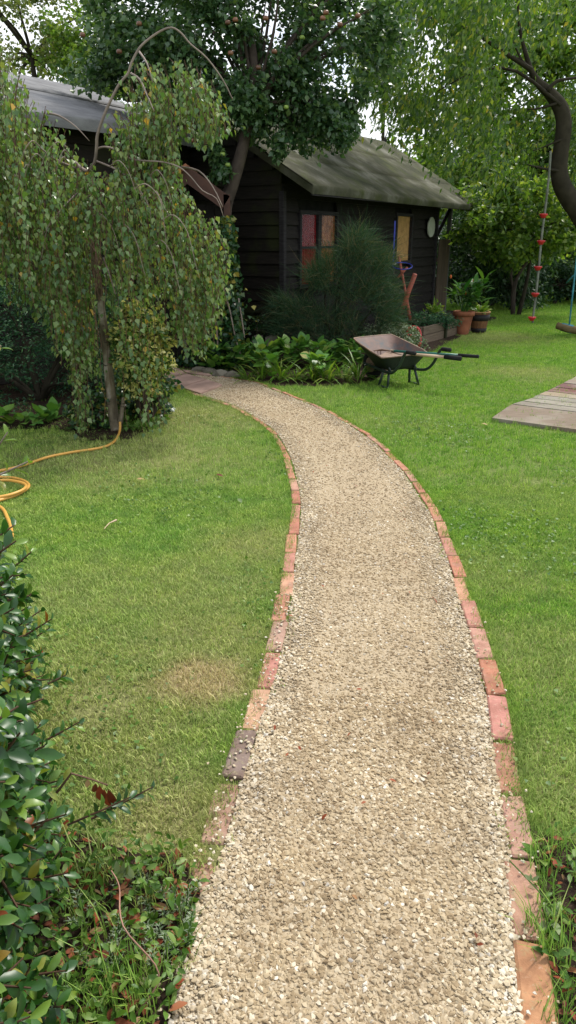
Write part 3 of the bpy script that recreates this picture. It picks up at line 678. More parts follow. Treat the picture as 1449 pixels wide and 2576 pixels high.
# veranda post, brace and screen
mb = MB(); mb.box(S3(6.5, -.02, 1.05), (.075, .075, 2.1), ROT); mb.build('veranda_post', M['post_grey'], shed)
mb = MB(); mb.tube([S3(5.75, -.02, 1.5), S3(6.45, -.02, 2.06)], .04, 4); mb.build('brace', M['board_front'], shed)
for i in range(3):
    mb = MB(); mb.box(S3(5.90 + i * .195, -.08, .745), (.19, .022, 1.47), ROT, .003); mb.build('screen_board', M['panel_wood'], shed)
mb = MB(); mb.box(S3(6.1, -.055, 1.1), (.6, .02, .06), ROT); mb.build('rail', M['panel_wood'], shed)
# little finial at ridge end
mb = MB(); c = S3(6.66, RB, RZ); mb.tube([c, c + Vector((0, 0, .05)), c + Vector((0, 0, .14))], [.035, .03, .004], 6); mb.build('finial', M['trim_dark'], shed)
# round plate on the wall
pl = MB(); c = S3(5.3, -.075, 1.70); nq = 20
ring = lambda r_, off_: [c + u * (r_ * cos(2 * pi * i / nq)) + Vector((0, 0, r_ * sin(2 * pi * i / nq))) - v * off_ for i in range(nq)]
vs = ring(.18, 0) + ring(.18, .02) + ring(.15, .014); pl.add(vs, [tuple(reversed(range(nq)))] + [(i, (i + 1) % nq, nq + (i + 1) % nq, nq + i) for i in range(nq)] + [(nq + i, nq + (i + 1) % nq, 2 * nq + (i + 1) % nq, 2 * nq + i) for i in range(nq)] + [tuple(2 * nq + i for i in range(nq))])
o = pl.build('wall_plaque', M['plate_white']); tag(o, 'pale round plaque hung on the shed wall beside the tan window', 'plaque')

# ================================================================== LEFT BUILDING
E0 = Vector((-1.66, 9.70, 0))
def S4(a, b_, z): return E0 + u * a + v * b_ + Vector((0, 0, z))
barn = empty('outbuilding', E0.copy(), 'long dark outbuilding with grey felt roof behind the weeping birch', 'building')
roof_sheet('roof', M['roof_felt_grey'], barn, -8, 1.30, 0, 2.70, 1.15, 3.10, S4, nb=6, na=50, sag=.035, fold=.12)
roof_sheet('roof', M['roof_felt_grey'], barn, -8, 1.30, 1.11, 3.115, 2.25, 3.50, S4, nb=6, na=50, sag=.02, fold=.022)
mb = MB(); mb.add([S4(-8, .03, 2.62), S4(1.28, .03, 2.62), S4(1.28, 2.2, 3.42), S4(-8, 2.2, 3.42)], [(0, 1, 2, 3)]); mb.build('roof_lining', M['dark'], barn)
mb = MB(); mb.add([S4(-8, 2.25, 3.48), S4(1.28, 2.25, 3.48), S4(1.28, 4.6, 2.62), S4(-8, 4.6, 2.62)], [(0, 1, 2, 3)]); mb.build('rear_roof', M['roof_felt_grey'], barn)
mb = MB(); mb.box(S4(-3.35, 2.4, 1.33), (9.2, 4.0, 2.66), ROT); mb.build('wall_core', M['dark'], barn)
for k in range(16):
    slant_board('weatherboard', S4(-7.95, .39, 0), S4(1.24, .39, 0), .02 + k * BH, BH + .01, -v, M['board'], barn)

# porch with brown bargeboards over the dark doorway
PY = 9.15
porch = empty('porch', W(500, 932, PY), 'small gabled porch with dark brown bargeboards at the end of the path', 'porch')
apx, shr = W(470, 416, PY), W(578, 494, PY); shl = Vector((2 * apx.x - shr.x, PY, shr.z))
def slab(p0, p1, wd, th, mat, nm, par):
    d_ = (p1 - p0).normalized(); n_ = Vector((d_.z, 0, -d_.x)); n_ = n_ if n_.z < 0 else -n_
    q = [p0, p1, p1 + n_ * wd, p0 + n_ * wd]; q2 = [x_ + Vector((0, th, 0)) for x_ in q]
    mb = MB(); mb.add(q + q2, [(0, 1, 2, 3), (7, 6, 5, 4), (0, 4, 5, 1), (1, 5, 6, 2), (2, 6, 7, 3), (3, 7, 4, 0)]); return mb.build(nm, mat, par)
slab(apx, shr, .16, .03, M['brown_paint'], 'bargeboard', porch); slab(Vector((apx.x - .01, PY + .003, apx.z)), shl + Vector((0, .003, 0)), .16, .03, M['brown_paint'], 'bargeboard', porch)
slab(apx + Vector((0, .05, -.02)), shr + Vector((-.02, .05, -.03)), .03, 1.0, M['dark'], 'roof', porch); slab(apx + Vector((0, -.12, .01)), shl + Vector((-.05, -.12, 0)), .03, 1.1, M['red_tile'], 'roof', porch)
mb = MB(); mb.box((shr.x - .035, PY + .015, shr.z - .16), (.075, .03, .36)); mb.build('end_board', M['brown_paint'], porch)
for sx_ in (shr.x - .05, shl.x + .05):
    mb = MB(); mb.box((sx_, PY + .09, .92), (.085, .085, 1.84), None, .004); mb.build('post', M['board'], porch)
for i in range(7):
    x_ = shl.x + .1 + (shr.x - shl.x - .2) * (i + .5) / 7; mb = MB(); mb.box((x_, PY + .32, .95), ((shr.x - shl.x - .2) / 7 - .008, .03, 1.86)); mb.build('door_board', M['board_front'], porch)
mb = MB(); mb.box((G(466, 930).x, PY + .06, .22), (.035, .035, .44)); mb.build('short_post', M['post_grey'], porch)

# far shed roof glimpsed beyond the veranda
fs_ = empty('far_shed', W(1120, 600, 22), 'small grey-roofed shed glimpsed beyond the veranda post', 'shed')
p = [W(1090, 585, 20), W(1146, 600, 20), W(1140, 562, 22), W(1085, 545, 22)]
mb = MB(); mb.add(p + [x_ - Vector((0, 0, .12)) for x_ in p], [(0, 1, 2, 3), (0, 4, 5, 1), (1, 5, 6, 2), (2, 6, 7, 3), (3, 7, 4, 0)]); mb.build('roof', M['roof_felt_grey'], fs_)
mb = MB(); c = (p[0] + p[1] + p[2] + p[3]) / 4; mb.box((c.x, c.y + .2, (c.z - .15) / 2), (.5, 1.6, c.z - .3)); mb.build('wall', M['board'], fs_)

# ================================================================== THINGS ALONG THE SHED
toy = empty('toy_hoop', G(1000, 850), 'blue toy hoop hanging by its blue strap below the tan window', 'toy hoop')
c = W(1012, 669, 12.3); r_ = .155; pts = [c + Vector((r_ * cos(t), r_ * sin(t), .30 * r_ * sin(t))) for t in np.linspace(0, 2 * pi, 25)]
mb = MB(); mb.tube(pts, .008, 6, False); mb.build('ring', M['blue'], toy)
mb = MB(); a_, b_ = W(994, 556, 12.35), W(989, 664, 12.3); mb.box((a_ + b_) / 2, (.022, .006, (a_ - b_).length)); mb.build('strap', M['blue'], toy)
mb = MB(); mb.box(W(992, 664, 12.28), (.05, .03, .035)); mb.build('clip', M['plate_white'], toy)
st_ = empty('crossed_stand', G(1010, 830), 'stand of two crossed red-brown poles leaning by the shed wall', 'stand')
mb = MB(); mb.tube([W(1044, 690, 12.1), G(988, 842, .0)], [.036, .038], 10); mb.build('pole', M['red_brown'], st_, True)
mb = MB(); mb.tube([W(1003, 645, 12.5), W(1018, 725, 12.4), W(1038, 840, 12.2)], [.02, .022, .034], 8); mb.build('pole', M['red_brown'], st_, True)
mb = MB(); mb.tube([W(1000, 700, 12.4), W(1025, 672, 12.4)], .018, 6); mb.build('cross_bar', M['red_brown'], st_, True)
rc = empty('red_frame', G(1045, 872), 'bright red tubular frame between the silver plant and the planter box', 'frame')
pts = spline([W(1028, 868, 11.0), W(1024, 836, 11.0), W(1034, 823, 11.0), W(1050, 826, 10.9), W(1057, 842, 10.9), W(1055, 872, 10.8)], 5)
mb = MB(); mb.tube(pts, .022, 8); mb.build('tube', M['red'], rc, True)
mb = MB(); mb.box(W(1041, 846, 11.0), (.11, .1, .05), None, .01); mb.build('seat', M['red'], rc)
# planter box
pb = empty('planter_box', G(1061, 866), 'low weathered timber planter box along the end of the shed', 'planter')
A0, A1 = G(1061, 867), G(1162, 838); dr = (A1 - A0).normalized(); nb_ = Vector((-dr.y, dr.x, 0)); RP = Matrix((dr, nb_, Vector((0, 0, 1)))).transposed(); LN = (A1 - A0).length
for (s0, s1) in ((0, .5), (.52, 1)):
    for zc_ in (.065, .195):
        mb = MB(); mb.box(A0 + dr * LN * (s0 + s1) / 2 + Vector((0, 0, zc_)), (LN * (s1 - s0) - .01, .03, .122), RP, .003); mb.build('board', M['planter'], pb)
mb = MB(); mb.box(A0 + dr * LN * .51 - nb_ * .02 + Vector((0, 0, .14)), (.07, .05, .28), RP); mb.build('post', M['board'], pb)
for s_ in (0, LN):
    mb = MB(); mb.box(A0 + dr * s_ + nb_ * .28 + Vector((0, 0, .13)), (.03, .53, .25), RP); mb.build('end_board', M['planter'], pb)
mb = MB(); mb.box(A0 + dr * LN * .5 + nb_ * .56 + Vector((0, 0, .13)), (LN, .03, .25), RP); mb.build('board', M['planter'], pb)
mb = MB(); mb.box(A0 + dr * LN * .5 + nb_ * .28 + Vector((0, 0, .10)), (LN - .04, .5, .2), RP); mb.build('soil', M['soil'], pb)
# pots
pot = empty('terracotta_pot', G(1163, 840), 'tall terracotta pot at the end of the planter box', 'pot')
c = G(1163, 842); mb = MB(); mb.lathe(c, [(.09, 0), (.115, .12), (.15, .30), (.15, .31), (.175, .31), (.175, .38), (.155, .385), (.15, .33)], 24); mb.build('body', M['terracotta'], pot, True)
mb = MB(); mb.lathe(c, [(.0, .335), (.15, .335)], 16); mb.build('compost', M['soil'], pot)
tub = empty('barrel_tub', G(1203, 834), 'wooden half barrel tub with dark iron bands beside the terracotta pot', 'tub')
c = G(1203, 838); prof = [(.105, 0), (.125, .08), (.15, .22), (.165, .34), (.155, .34), (.14, .30)]
nst = 16
for i in range(nst):
    q0, q1 = 2 * pi * (i + .03) / nst, 2 * pi * (i + .97) / nst; vs = []
    for (r_, z_) in prof[:4]: vs += [c + Vector((r_ * cos(q0), r_ * sin(q0), z_)), c + Vector((r_ * cos(q1), r_ * sin(q1), z_)), c + Vector(((r_ - .018) * cos(q1), (r_ - .018) * sin(q1), z_)), c + Vector(((r_ - .018) * cos(q0), (r_ - .018) * sin(q0), z_))]
    fs = []
    for k in range(3):
        for j in range(4): fs.append((4 * k + j, 4 * k + (j + 1) % 4, 4 * k + 4 + (j + 1) % 4, 4 * k + 4 + j))
    fs += [(12, 13, 14, 15), (3, 2, 1, 0)]; mb = MB(); mb.add(vs, fs); mb.build('stave', M['barrel'], tub)
for z0, z1, r0, r1_ in ((.02, .09, .112, .131), (.21, .31, .150, .163)):
    mb = MB(); mb.lathe(c, [(r0, z0), (r0 + .006, z0), (r1_ + .006, z1), (r1_, z1)], 24); mb.build('band', M['iron'], tub, True)
mb = MB(); mb.lathe(c, [(.146, .342), (.175, .342), (.175, .358), (.146, .358)], 24); mb.build('rim', M['barrel_rim'], tub)
mb = MB(); mb.lathe(c, [(0, .31), (.148, .31)], 16); mb.build('compost', M['soil'], tub)
# big-leaved plant in the pot
def rosette(name, label, cat, c, n, ln, wd_, tilt, mat, T=None, h0=0.0, rad=.05, group=None, singles=True, leafname='leaf', par=None):
    r = par or empty(name, c, label, cat, group); ph = rs.uniform(0, 6.28, n); el = rs.uniform(*tilt, n)
    A = np.column_stack([np.cos(ph) * np.cos(el), np.sin(ph) * np.cos(el), np.sin(el)]); N = np.column_stack([-np.cos(ph) * np.sin(el), -np.sin(ph) * np.sin(el), np.cos(el)])
    N += rs.randn(n, 3) * .15
    P = np.array(c)[None] + np.column_stack([np.cos(ph) * rad * rs.rand(n), np.sin(ph) * rad * rs.rand(n), h0 * (.15 + .85 * rs.rand(n))])
    leaf_parts(r, P, A, N, rs.uniform(ln[0], ln[1], n), T or T_NICE, mat, leafname); return r
def T_arch(wd, bend=.5, n=5, peak=.35):
    V = []; Fq = []
    for i in range(n + 1):
        t = i / n; ww = wd * (min(1, t / peak + .25) if t < peak else max(0.02, 1 - ((t - peak) / (1 - peak)) ** 1.8)); x_ = t - .12 * bend * t * t; z_ = -bend * t * t
        V += [(x_, ww, z_ + .03 * (ww / max(wd, 1e-6))), (x_, -ww, z_ + .03 * (ww / max(wd, 1e-6)))]
        if i: k = 2 * i; Fq += [(k - 2, k - 1, k), (k - 1, k + 1, k)]
    return np.array(V, float), np.array(Fq)
T_STRAP = T_arch(.035, .55, 5, .3); T_CANNA = T_arch(.15, .28, 5, .4); T_HOSTA = T_arch(.36, .25, 5, .38)
cp = empty('canna_lily', G(1168, 838) + Vector((0, 0, .34)), 'large-leaved lily plant with orange flowers in the terracotta pot', 'potted plant')
cc = G(1163, 842)
for i in range(8):
    q = rs.rand() * 6.28; top = cc + Vector((.26 * cos(q) * rs.rand() + .06, .2 * sin(q), rs.uniform(.6, .95))); stems = MB(); stems.tube([cc + Vector((.03 * cos(q), .03 * sin(q), .33)), (cc + Vector((0, 0, .33)) + top) / 2 + Vector((0, 0, .05)), top], [.012, .01, .006], 5); stems.build('stem', M['canna_leaf'], cp)
    rosette('', '', '', top - Vector((0, 0, .28)), 9, (.20, .32), 0, (.15, 1.25), M['canna_leaf'], T_CANNA, .3, .04, par=cp)
for px, py in ((1134, 697), (1191, 708), (1171, 740)):
    c = W(px, py, 12.55); mb = MB(); mb.lathe(c, [(.0, -.03), (.014, -.01), (.018, .01), (.009, .03), (0, .04)], 7); mb.build('flower', M['orange_petal'], cp)
rosette('tub_plant', 'low leafy plant growing in the half barrel tub', 'potted plant', G(1203, 838) + Vector((0, 0, .31)), 30, (.10, .18), 0, (.1, 1.2), M['strap_leaf'], T_NICE, .08, .1)

# standing stone slabs
for (x0, x1, y0, y1, lab) in ((632, 660, 845, 900, 'brown standing stone slab half hidden by yellow ivy, left one of the pair'), (665, 695, 846, 890, 'pale standing stone slab, right one of the pair among the leaves')):
    p = [W(x0, y1 + 20, 9.75), W(x1, y1 + 20, 9.75), W(x1 + 1, y0, 9.8), W((x0 + x1) / 2, y0 - 2, 9.8), W(x0 + 2, y0 + 3, 9.8)]; q = [x_ + Vector((0, .06, 0)) for x_ in p]
    p[0].z = p[1].z = q[0].z = q[1].z = -.02
    mb = MB(); mb.add(p + q, [(0, 1, 2, 3, 4), (9, 8, 7, 6, 5)] + [(i, i + 5, (i + 1) % 5 + 5, (i + 1) % 5) for i in range(5)]); o = mb.build('stone_slab', M['stone']); tag(o, lab, 'stone slab', 'standing stone slabs in the flower bed')
# edging rocks of the bed
for i, (px, py) in enumerate(((505, 937), (528, 941), (556, 947), (585, 950))):
    bm = bmesh.new(); bmesh.ops.create_icosphere(bm, subdivisions=2, radius=.07)
    for q in bm.verts: q.co = Vector((q.co.x * 1.5, q.co.y, q.co.z * .8)) * rs.uniform(.85, 1.15)
    me = bpy.data.meshes.new('rock'); bm.to_mesh(me); bm.free(); me.materials.append(M['stone']); o = obj('rock', me); o.location = G(px, py) + Vector((0, 0, .02))
    tag(o, ['small brown rock at the bed edge nearest the dark doorway', 'brown rock edging the bed, second from the doorway', 'brown rock edging the bed below the broad leaves, third from the doorway', 'brown rock where the bed meets the gravel, fourth from the doorway'][i], 'rock', 'rocks edging the flower bed')

# ================================================================== WHEELBARROW
e = Vector((.5, -.866, 0)); wv = Vector((.866, .5, 0)); O = Vector((1.19, 8.02, 0)); Z = Vector((0, 0, 1))
def B(a, b_, z): return O + e * a + wv * b_ + Z * z
wb = empty('wheelbarrow', O.copy(), 'rusty dark wheelbarrow standing on the lawn by the flower bed', 'wheelbarrow')
rim = [(-.50, -.26, .465), (-.50, .27, .475), (.12, .30, .345), (.12, -.32, .335)]; bot = [(-.22, -.15, .20), (-.22, .15, .20), (.06, .17, .19), (.06, -.17, .19)]
def tray(th, mat, nm):
    mb = MB(); n_ = 6; rings = []
    for (k, t) in ((0, 0), (1, .35), (2, .75), (3, 1)):
        rg = []
        for i in range(4):
            a_, b_ = rim[i], rim[(i + 1) % 4]; c_, d_ = bot[i], bot[(i + 1) % 4]
            for j in range(n_):
                s = j / n_; x_ = [a_[m] + (b_[m] - a_[m]) * s for m in range(3)]; y_ = [c_[m] + (d_[m] - c_[m]) * s for m in range(3)]
                p_ = [x_[m] + (y_[m] - x_[m]) * t for m in range(3)]
                cx, cy = -.15, 0; kk = 1 + th
                # round the corners a little
                cr_ = .06 * (abs(s - .5) * 2) ** 4
                rg.append(B(cx + (p_[0] - cx) * (kk - cr_), cy + (p_[1] - cy) * (kk - cr_), p_[2] - (th * .15 if t == 1 else 0)))
        rings.append(rg)
    N_ = 4 * n_
    for rg in rings: mb.v += [tuple(x_) for x_ in rg]
    for k in range(3):
        for i in range(N_): mb.f.append((k * N_ + i, k * N_ + (i + 1) % N_, (k + 1) * N_ + (i + 1) % N_, (k + 1) * N_ + i))
    mb.f.append(tuple(3 * N_ + i for i in range(N_))); mb.build(nm, mat, wb, True); return rings[0]
tray(0, M['tray'], 'tray'); rg = tray(.03, M['tray_out'], 'tray_shell')
mb = MB(); mb.tube(rg + [rg[0]], .010, 6, False); mb.build('rim', M['steel_rust'], wb, True)
for sgn in (-1, 1):
    w0 = .23 * sgn
    pts = spline([B(-.55, .06 * sgn, .17), B(-.25, .13 * sgn, .17), B(.08, .20 * sgn, .17), B(.20, w0, .19), B(.30, w0, .27), B(.37, w0, .385), B(.42, w0, .425), B(.50, w0, .43)], 5)
    mb = MB(); mb.tube(pts, .0155, 8); mb.build('handle', M['tube_dark'], wb, True)
    mb = MB(); mb.tube([B(.42, w0, .4255), B(.54, w0, .43)], .0215, 8); mb.build('grip', M['rubber'], wb, True)
    for nm, a0_, a1_ in (('leg', -.02, -.06), ('leg', .06, .10)):
        mb = MB(); mb.tube([B(a0_, .17 * sgn, .19), B(a1_, .21 * sgn, .005)], .014, 7); mb.build(nm, M['tube_dark'], wb, True)
    mb = MB(); mb.tube([B(-.07, .21 * sgn, .012), B(.11, .21 * sgn, .012)], .012, 6); mb.build('foot', M['tube_dark'], wb, True)
    mb = MB(); mb.tube([B(.10, .17 * sgn, .17), B(-.02, .18 * sgn, .30)], .012, 6); mb.build('strut', M['tube_dark'], wb, True)
# wheel
wc = B(-.46, 0, .165); wheel = MB(); rr = .165
for k in range(20):
    for j in range(8):
        q = 2 * pi * k / 20; s = 2 * pi * j / 8; R_ = rr - .045 + .045 * cos(s); wheel.v.append(tuple(wc + (e * cos(q) + Z * sin(q)) * R_ + wv * (.045 * sin(s))))
for k in range(20):
    for j in range(8): wheel.f.append((k * 8 + j, k * 8 + (j + 1) % 8, ((k + 1) % 20) * 8 + (j + 1) % 8, ((k + 1) % 20) * 8 + j))
wo = wheel.build('wheel', M['rubber'], wb, True)
hub = MB(); hub.tube([wc - wv * .04, wc + wv * .04], .085, 16); hub.build('rim', M['steel_rust'], wo)
ax = MB(); ax.tube([wc - wv * .12, wc + wv * .12], .010, 6); ax.build('axle', M['tube_dark'], wb)
# spade and fork lying across the tray
sp = empty('garden_fork', W(1100, 890, 7.8), 'garden fork with green shaft and black handle lying across the wheelbarrow', 'garden tool')
a_, b_ = W(985, 883, 8.15), W(1204, 897, 7.55)
mb = MB(); mb.tube([a_, b_], .0135, 8); mb.build('shaft', M['green_pole'], sp, True)
mb = MB(); mb.tube([b_ + (a_ - b_) * .22, b_], .018, 8); mb.build('grip', M['rubber'], sp, True)
for k in range(4):
    t0 = W(990, 883, 8.1 + .03 * k); mb = MB(); mb.tube([t0, W(960, 879 + k, 8.2 + .04 * k), W(938, 882 + k * 2, 8.25 + .05 * k)], [.006, .006, .003], 5); mb.build('tine', M['steel_rust'], sp)
sv = empty('shovel', W(1100, 895, 7.8), 'shovel with tan wooden shaft and black grip lying across the wheelbarrow', 'garden tool')
a_, b_ = W(1020, 890, 8.02), W(1118, 898, 7.7); c_ = W(1160, 902, 7.6)
mb = MB(); mb.tube([a_, b_], .016, 8); mb.build('shaft', M['tan_pole'], sv, True)
mb = MB(); mb.tube([b_, c_], [.022, .026], 8); mb.build('grip', M['rubber'], sv, True)
mb = MB(); mb.add([W(950, 897, 8.0), W(985, 878, 8.25), W(1012, 886, 8.15), W(1020, 897, 8.0), W(990, 893, 8.05)], [(0, 4, 1), (1, 4, 2), (4, 3, 2), (0, 3, 4)]); mb.build('blade', M['steel_rust'], sv)

# ================================================================== DECK, ROPE, SWING, HOSE
deck = empty('wooden_deck', G(1300, 1040), 'weathered wooden plank walkway lying on the lawn at the right edge', 'walkway')
lf = [(1237, 1052), (1286, 1018), (1313, 1010), (1337, 1002), (1353, 993), (1374, 984), (1395, 974), (1416, 964), (1433, 955), (1449, 946), (1466, 937)]
dd = (G(1449, 1081) - G(1237, 1052)).normalized(); dcol = [(.22, .17, .125), (.25, .22, .18), (.28, .25, .2), (.24, .22, .18), (.33, .26, .18), (.17, .07, .06), (.16, .08, .075), (.28, .22, .18), (.33, .27, .22), (.30, .26, .2)]
pr = Vector((-dd.y, dd.x, 0))
for i in range(len(lf) - 1):
    p0, p1 = G(*lf[i], .03), G(*lf[i + 1], .03); gap = .03; L0 = 2.2
    dpr = (p1 - p0).normalized(); p0 = p0 + dpr * (0 if i == 0 else gap); 
    vs = [p0, p0 + dd * L0, p1 + dd * L0, p1]; dz = rs.uniform(-.004, .004)
    vs = [x_ + Z * dz for x_ in vs]; lo = [x_ - Z * .04 for x_ in vs]
    mb = MB(); mb.add(vs + lo, [(0, 1, 2, 3), (0, 4, 5, 1), (1, 5, 6, 2), (2, 6, 7, 3), (3, 7, 4, 0)]); o = mb.build('plank', M['deck'], deck); o.color = (*dcol[i], 1)
rope = empty('climbing_rope', W(1345, 800, 12.6), 'knotted climbing rope with red disc footholds hanging from the willow', 'climbing rope')
rp = [(1385, 380), (1381, 440), (1371, 530), (1362, 600), (1356, 665), (1349, 735), (1341, 795), (1340, 812)]
pts = spline([W(x_, y_, 12.6) for x_, y_ in rp], 4); mb = MB(); mb.tube(pts, .019, 6); mb.build('rope', M['rope_grey'], rope, True)
for px, py in ((1367, 541), (1361, 608), (1353, 673), (1346, 740), (1338, 800)):
    c = W(px, py, 12.6); mb = MB(); mb.lathe(c, [(0, -.045), (.035, -.045), (.045, -.02), (.064, .0), (.066, .018), (.03, .022), (0, .022)], 16); mb.build('disc', M['red'], rope, True)
sw = empty('swing', W(1435, 825, 12.2), 'turquoise rope swing with a log seat at the right edge', 'swing')
mb = MB(); mb.tube([W(1432, 818, 12.2), W(1438, 760, 12.2), W(1446, 690, 12.2), W(1460, 560, 12.2), W(1480, 300, 12.3)], .014, 6); mb.build('rope', M['rope_teal'], sw, True)
mb = MB(); mb.tube([W(1425, 712, 12.4), W(1446, 690, 12.2)], .012, 6); mb.build('rope', M['rope_teal'], sw, True)
mb = MB(); mb.tube([W(1401, 819, 12.3), W(1425, 826, 12.2), W(1500, 842, 12.0)], [.055, .06, .065], 10); mb.build('log', M['log'], sw, True)
mb = MB(); mb.tube([W(1412, 822, 12.27), W(1440, 829, 12.17)], [.064, .07], 10); mb.build('binding', M['rope_teal'], sw, True)
hz = .018
hp = [G(302, 1062, .10), G(301, 1085, .04), G(288, 1110, hz), G(255, 1126, hz), G(180, 1138, hz), G(120, 1150, hz), G(60, 1170, hz), G(0, 1184, hz), G(-120, 1200, hz), G(-230, 1240, hz), G(-120, 1290, hz), G(0, 1258, hz), G(45, 1243, hz), G(73, 1222, hz + .01), G(50, 1206, hz), G(0, 1200, hz), G(-100, 1206, hz), G(-170, 1230, hz), G(-100, 1258, hz + .01), G(0, 1250, hz + .015), G(50, 1236, hz + .02), G(66, 1222, hz + .02), G(45, 1212, hz + .02), G(0, 1209, hz + .01), G(-90, 1230, hz), G(-60, 1260, hz), G(0, 1275, hz), G(20, 1305, hz), G(28, 1330, hz), G(25, 1360, hz), G(-30, 1420, hz)]
mb = MB(); mb.tube(spline(hp, 8), .0100, 8); o = mb.build('garden_hose', M['hose'], None, True); tag(o, 'yellow garden hose looping over the lawn to the birch', 'hose')

# ================================================================== TREES AND PLANTS
# --- weeping birch
BY = 6.05
birch = empty('weeping_birch', G(292, 1082), 'weeping birch with trailing leafy strands on the left lawn', 'tree')
tb = G(295, 1085)
tp = [tb, W(285, 1040, BY), W(276, 960, BY), W(268, 880, BY), W(258, 800, BY), W(248, 720, BY), W(236, 640, BY), W(226, 560, BY), W(212, 480, BY), W(196, 425, BY)]
mb = MB(); mb.tube(spline(tp, 4), [.052 - .034 * (i / 36) ** .7 for i in range(37)], 12); mb.build('trunk', M['birch_bark'], birch, True)
mb = MB(); mb.tube([W(310, 1000, 5.98), W(305, 1050, 5.99), W(300, 1090, 6.0)], [.012, .02, .03], 7); mb.build('stump', M['birch_bark'], birch, True)
br = [[(188, 408), (205, 424), (222, 430), (238, 408), (243, 370), (245, 340), (262, 290), (280, 250), (300, 212), (322, 185), (330, 160), (350, 122), (375, 98), (405, 78), (432, 70), (456, 84), (480, 112), (520, 146), (560, 200), (585, 250)],
      [(243, 375), (262, 370), (290, 376), (330, 400), (370, 405), (410, 408), (450, 420), (480, 445), (510, 480), (545, 500), (562, 545)],
      [(240, 405), (300, 430), (345, 470), (375, 520), (380, 560)], [(196, 425), (150, 410), (120, 390), (118, 420), (130, 450), (148, 470)], [(120, 285), (150, 292), (190, 318), (225, 355)],
      [(196, 425), (130, 395), (60, 330), (10, 270), (-60, 230)], [(0, 395), (30, 430), (60, 480), (75, 510)], [(350, 130), (370, 160), (385, 210)], [(330, 185), (352, 200), (370, 240), (388, 280)],
      [(260, 650), (275, 690), (290, 740)], [(212, 470), (160, 520), (100, 600)], [(450, 420), (500, 430), (535, 470), (560, 520)]]
mb = MB()
for i, l_ in enumerate(br):
    yy = BY + (0 if i == 0 else rs.uniform(-.45, .1)); n_ = len(l_); r0 = .0145 if i == 0 else .008
    pts = spline([W(x_, y_, BY - .15 * sin(pi * k / n_) + (yy - BY) * k / n_) for k, (x_, y_) in enumerate(l_)], 3)
    mb.tube(pts, [r0 * (1 - .72 * k / len(pts)) for k in range(len(pts))], 6)
mb.build('branches', M['twig'], birch, True)
mb = MB()
for i in range(18):
    x0 = rs.uniform(-60, 470); sg_ = 1 if x0 > 190 else -1; y0 = np.interp(x0, [-60, 0, 60, 140, 200, 330, 430, 470], [90, 150, 250, 335, 405, 425, 425, 460]) + rs.rand() ** 1.5 * 260; dx_ = sg_ * rs.uniform(30, 90); dy_ = rs.uniform(40, 120); dd_ = BY - rs.uniform(.45, .8)
    pts = spline([W(x0, y0, dd_ + .1), W(x0 + dx_ * .35, y0 - 14, dd_ + .03), W(x0 + dx_ * .75, y0 + dy_ * .25, dd_), W(x0 + dx_, y0 + dy_, dd_), W(x0 + dx_ * 1.12, y0 + dy_ * 1.3, dd_)], 4)
    mb.tube(pts, [.0042 * (1 - .75 * k / len(pts)) for k in range(len(pts))], 5)
mb.build('fine_twigs', M['twig'], birch, True)['kind'] = 'stuff'
LP, LA, LN_, LS = [], [], [], []; tw = MB()
topA = ([-160, 0, 60, 140, 200, 250, 330, 430, 470, 510, 545, 572], [20, 110, 225, 325, 395, 430, 420, 415, 450, 500, 535, 590])
botA = ([-160, 20, 60, 130, 160, 330, 345, 400, 430, 500, 530, 572], [640, 760, 800, 900, 980, 900, 820, 800, 860, 890, 850, 740])
def strand(px, py0, py1, y, start=None):
    p0 = W(px, py0, y); z1 = max(.06, W(px, py1, y).z); 
    if p0.z - z1 < .06: return
    sx_ = .09 * (1 if px > 230 else -1) * rs.rand(); sy = rs.uniform(-.06, .06); n_ = int((p0.z - z1) / .030) + 2; pts = []
    for k in range(n_):
        t = k / (n_ - 1); q = min(1, k / 5)
        pts.append(Vector((p0.x - sx_ * (1 - q) ** 2 + .012 * sin(k * .5 + px), p0.y - sy * (1 - q) ** 2 + .012 * cos(k * .43 + px), p0.z + (z1 - p0.z) * t)))
    step = max(1, n_ // 6); sp_ = pts[::step] + ([pts[-1]] if (n_ - 1) % step else [])
    if len(sp_) > 1: tw.tube(sp_, .0022, 3, False)
    for k, p in enumerate(pts):
        if rs.rand() < .1: continue
        q = rs.rand() * 6.28; off_ = Vector((cos(q), sin(q), 0)) * .018
        LP.append(tuple(p + off_)); LA.append((cos(q) * .55 + rs.randn() * .2, sin(q) * .55 + rs.randn() * .2, -.85)); LN_.append((cos(q) * .8 + rs.randn() * .35, sin(q) * .8 + rs.randn() * .35, .5)); LS.append(rs.uniform(.026, .054))
BN = [(-110 + 676 * (k_ + rs.rand()) / 96, rs.uniform(-.7, .85)) for k_ in range(96)]
for i in range(660):
    bx, by_ = BN[i % 96]; px = min(572, bx + rs.randn() * 9); t0 = np.interp(px, *topA) + abs(rs.randn()) * 18 * (rs.rand() < .6); b0 = np.interp(px, *botA) + rs.uniform(-90, 30); y = BY + by_ + rs.randn() * .05
    edge_ = min(1, max(0, (575 - px) / 260)); y = BY + (y - BY) * (.35 + .65 * edge_)
    s0 = t0 + 8 + rs.rand() ** 2.0 * 330
    if 200 < px < 425 and b0 > 640 and rs.rand() < (.85 if y < BY + .1 else .6): b0 = rs.uniform(560, 760)
    if s0 < b0 - 30: strand(px, s0, min(b0, s0 + rs.uniform(200, 700)), y)
for i in range(120):
    px = rs.uniform(285, 440); t0 = np.interp(px, [285, 330, 350, 440], [330, 180, 140, 150]); s0 = t0 + 10 + rs.rand() * 150; strand(px, s0, min(470, s0 + rs.uniform(120, 300)), BY - .1 + rs.uniform(-.25, .3))
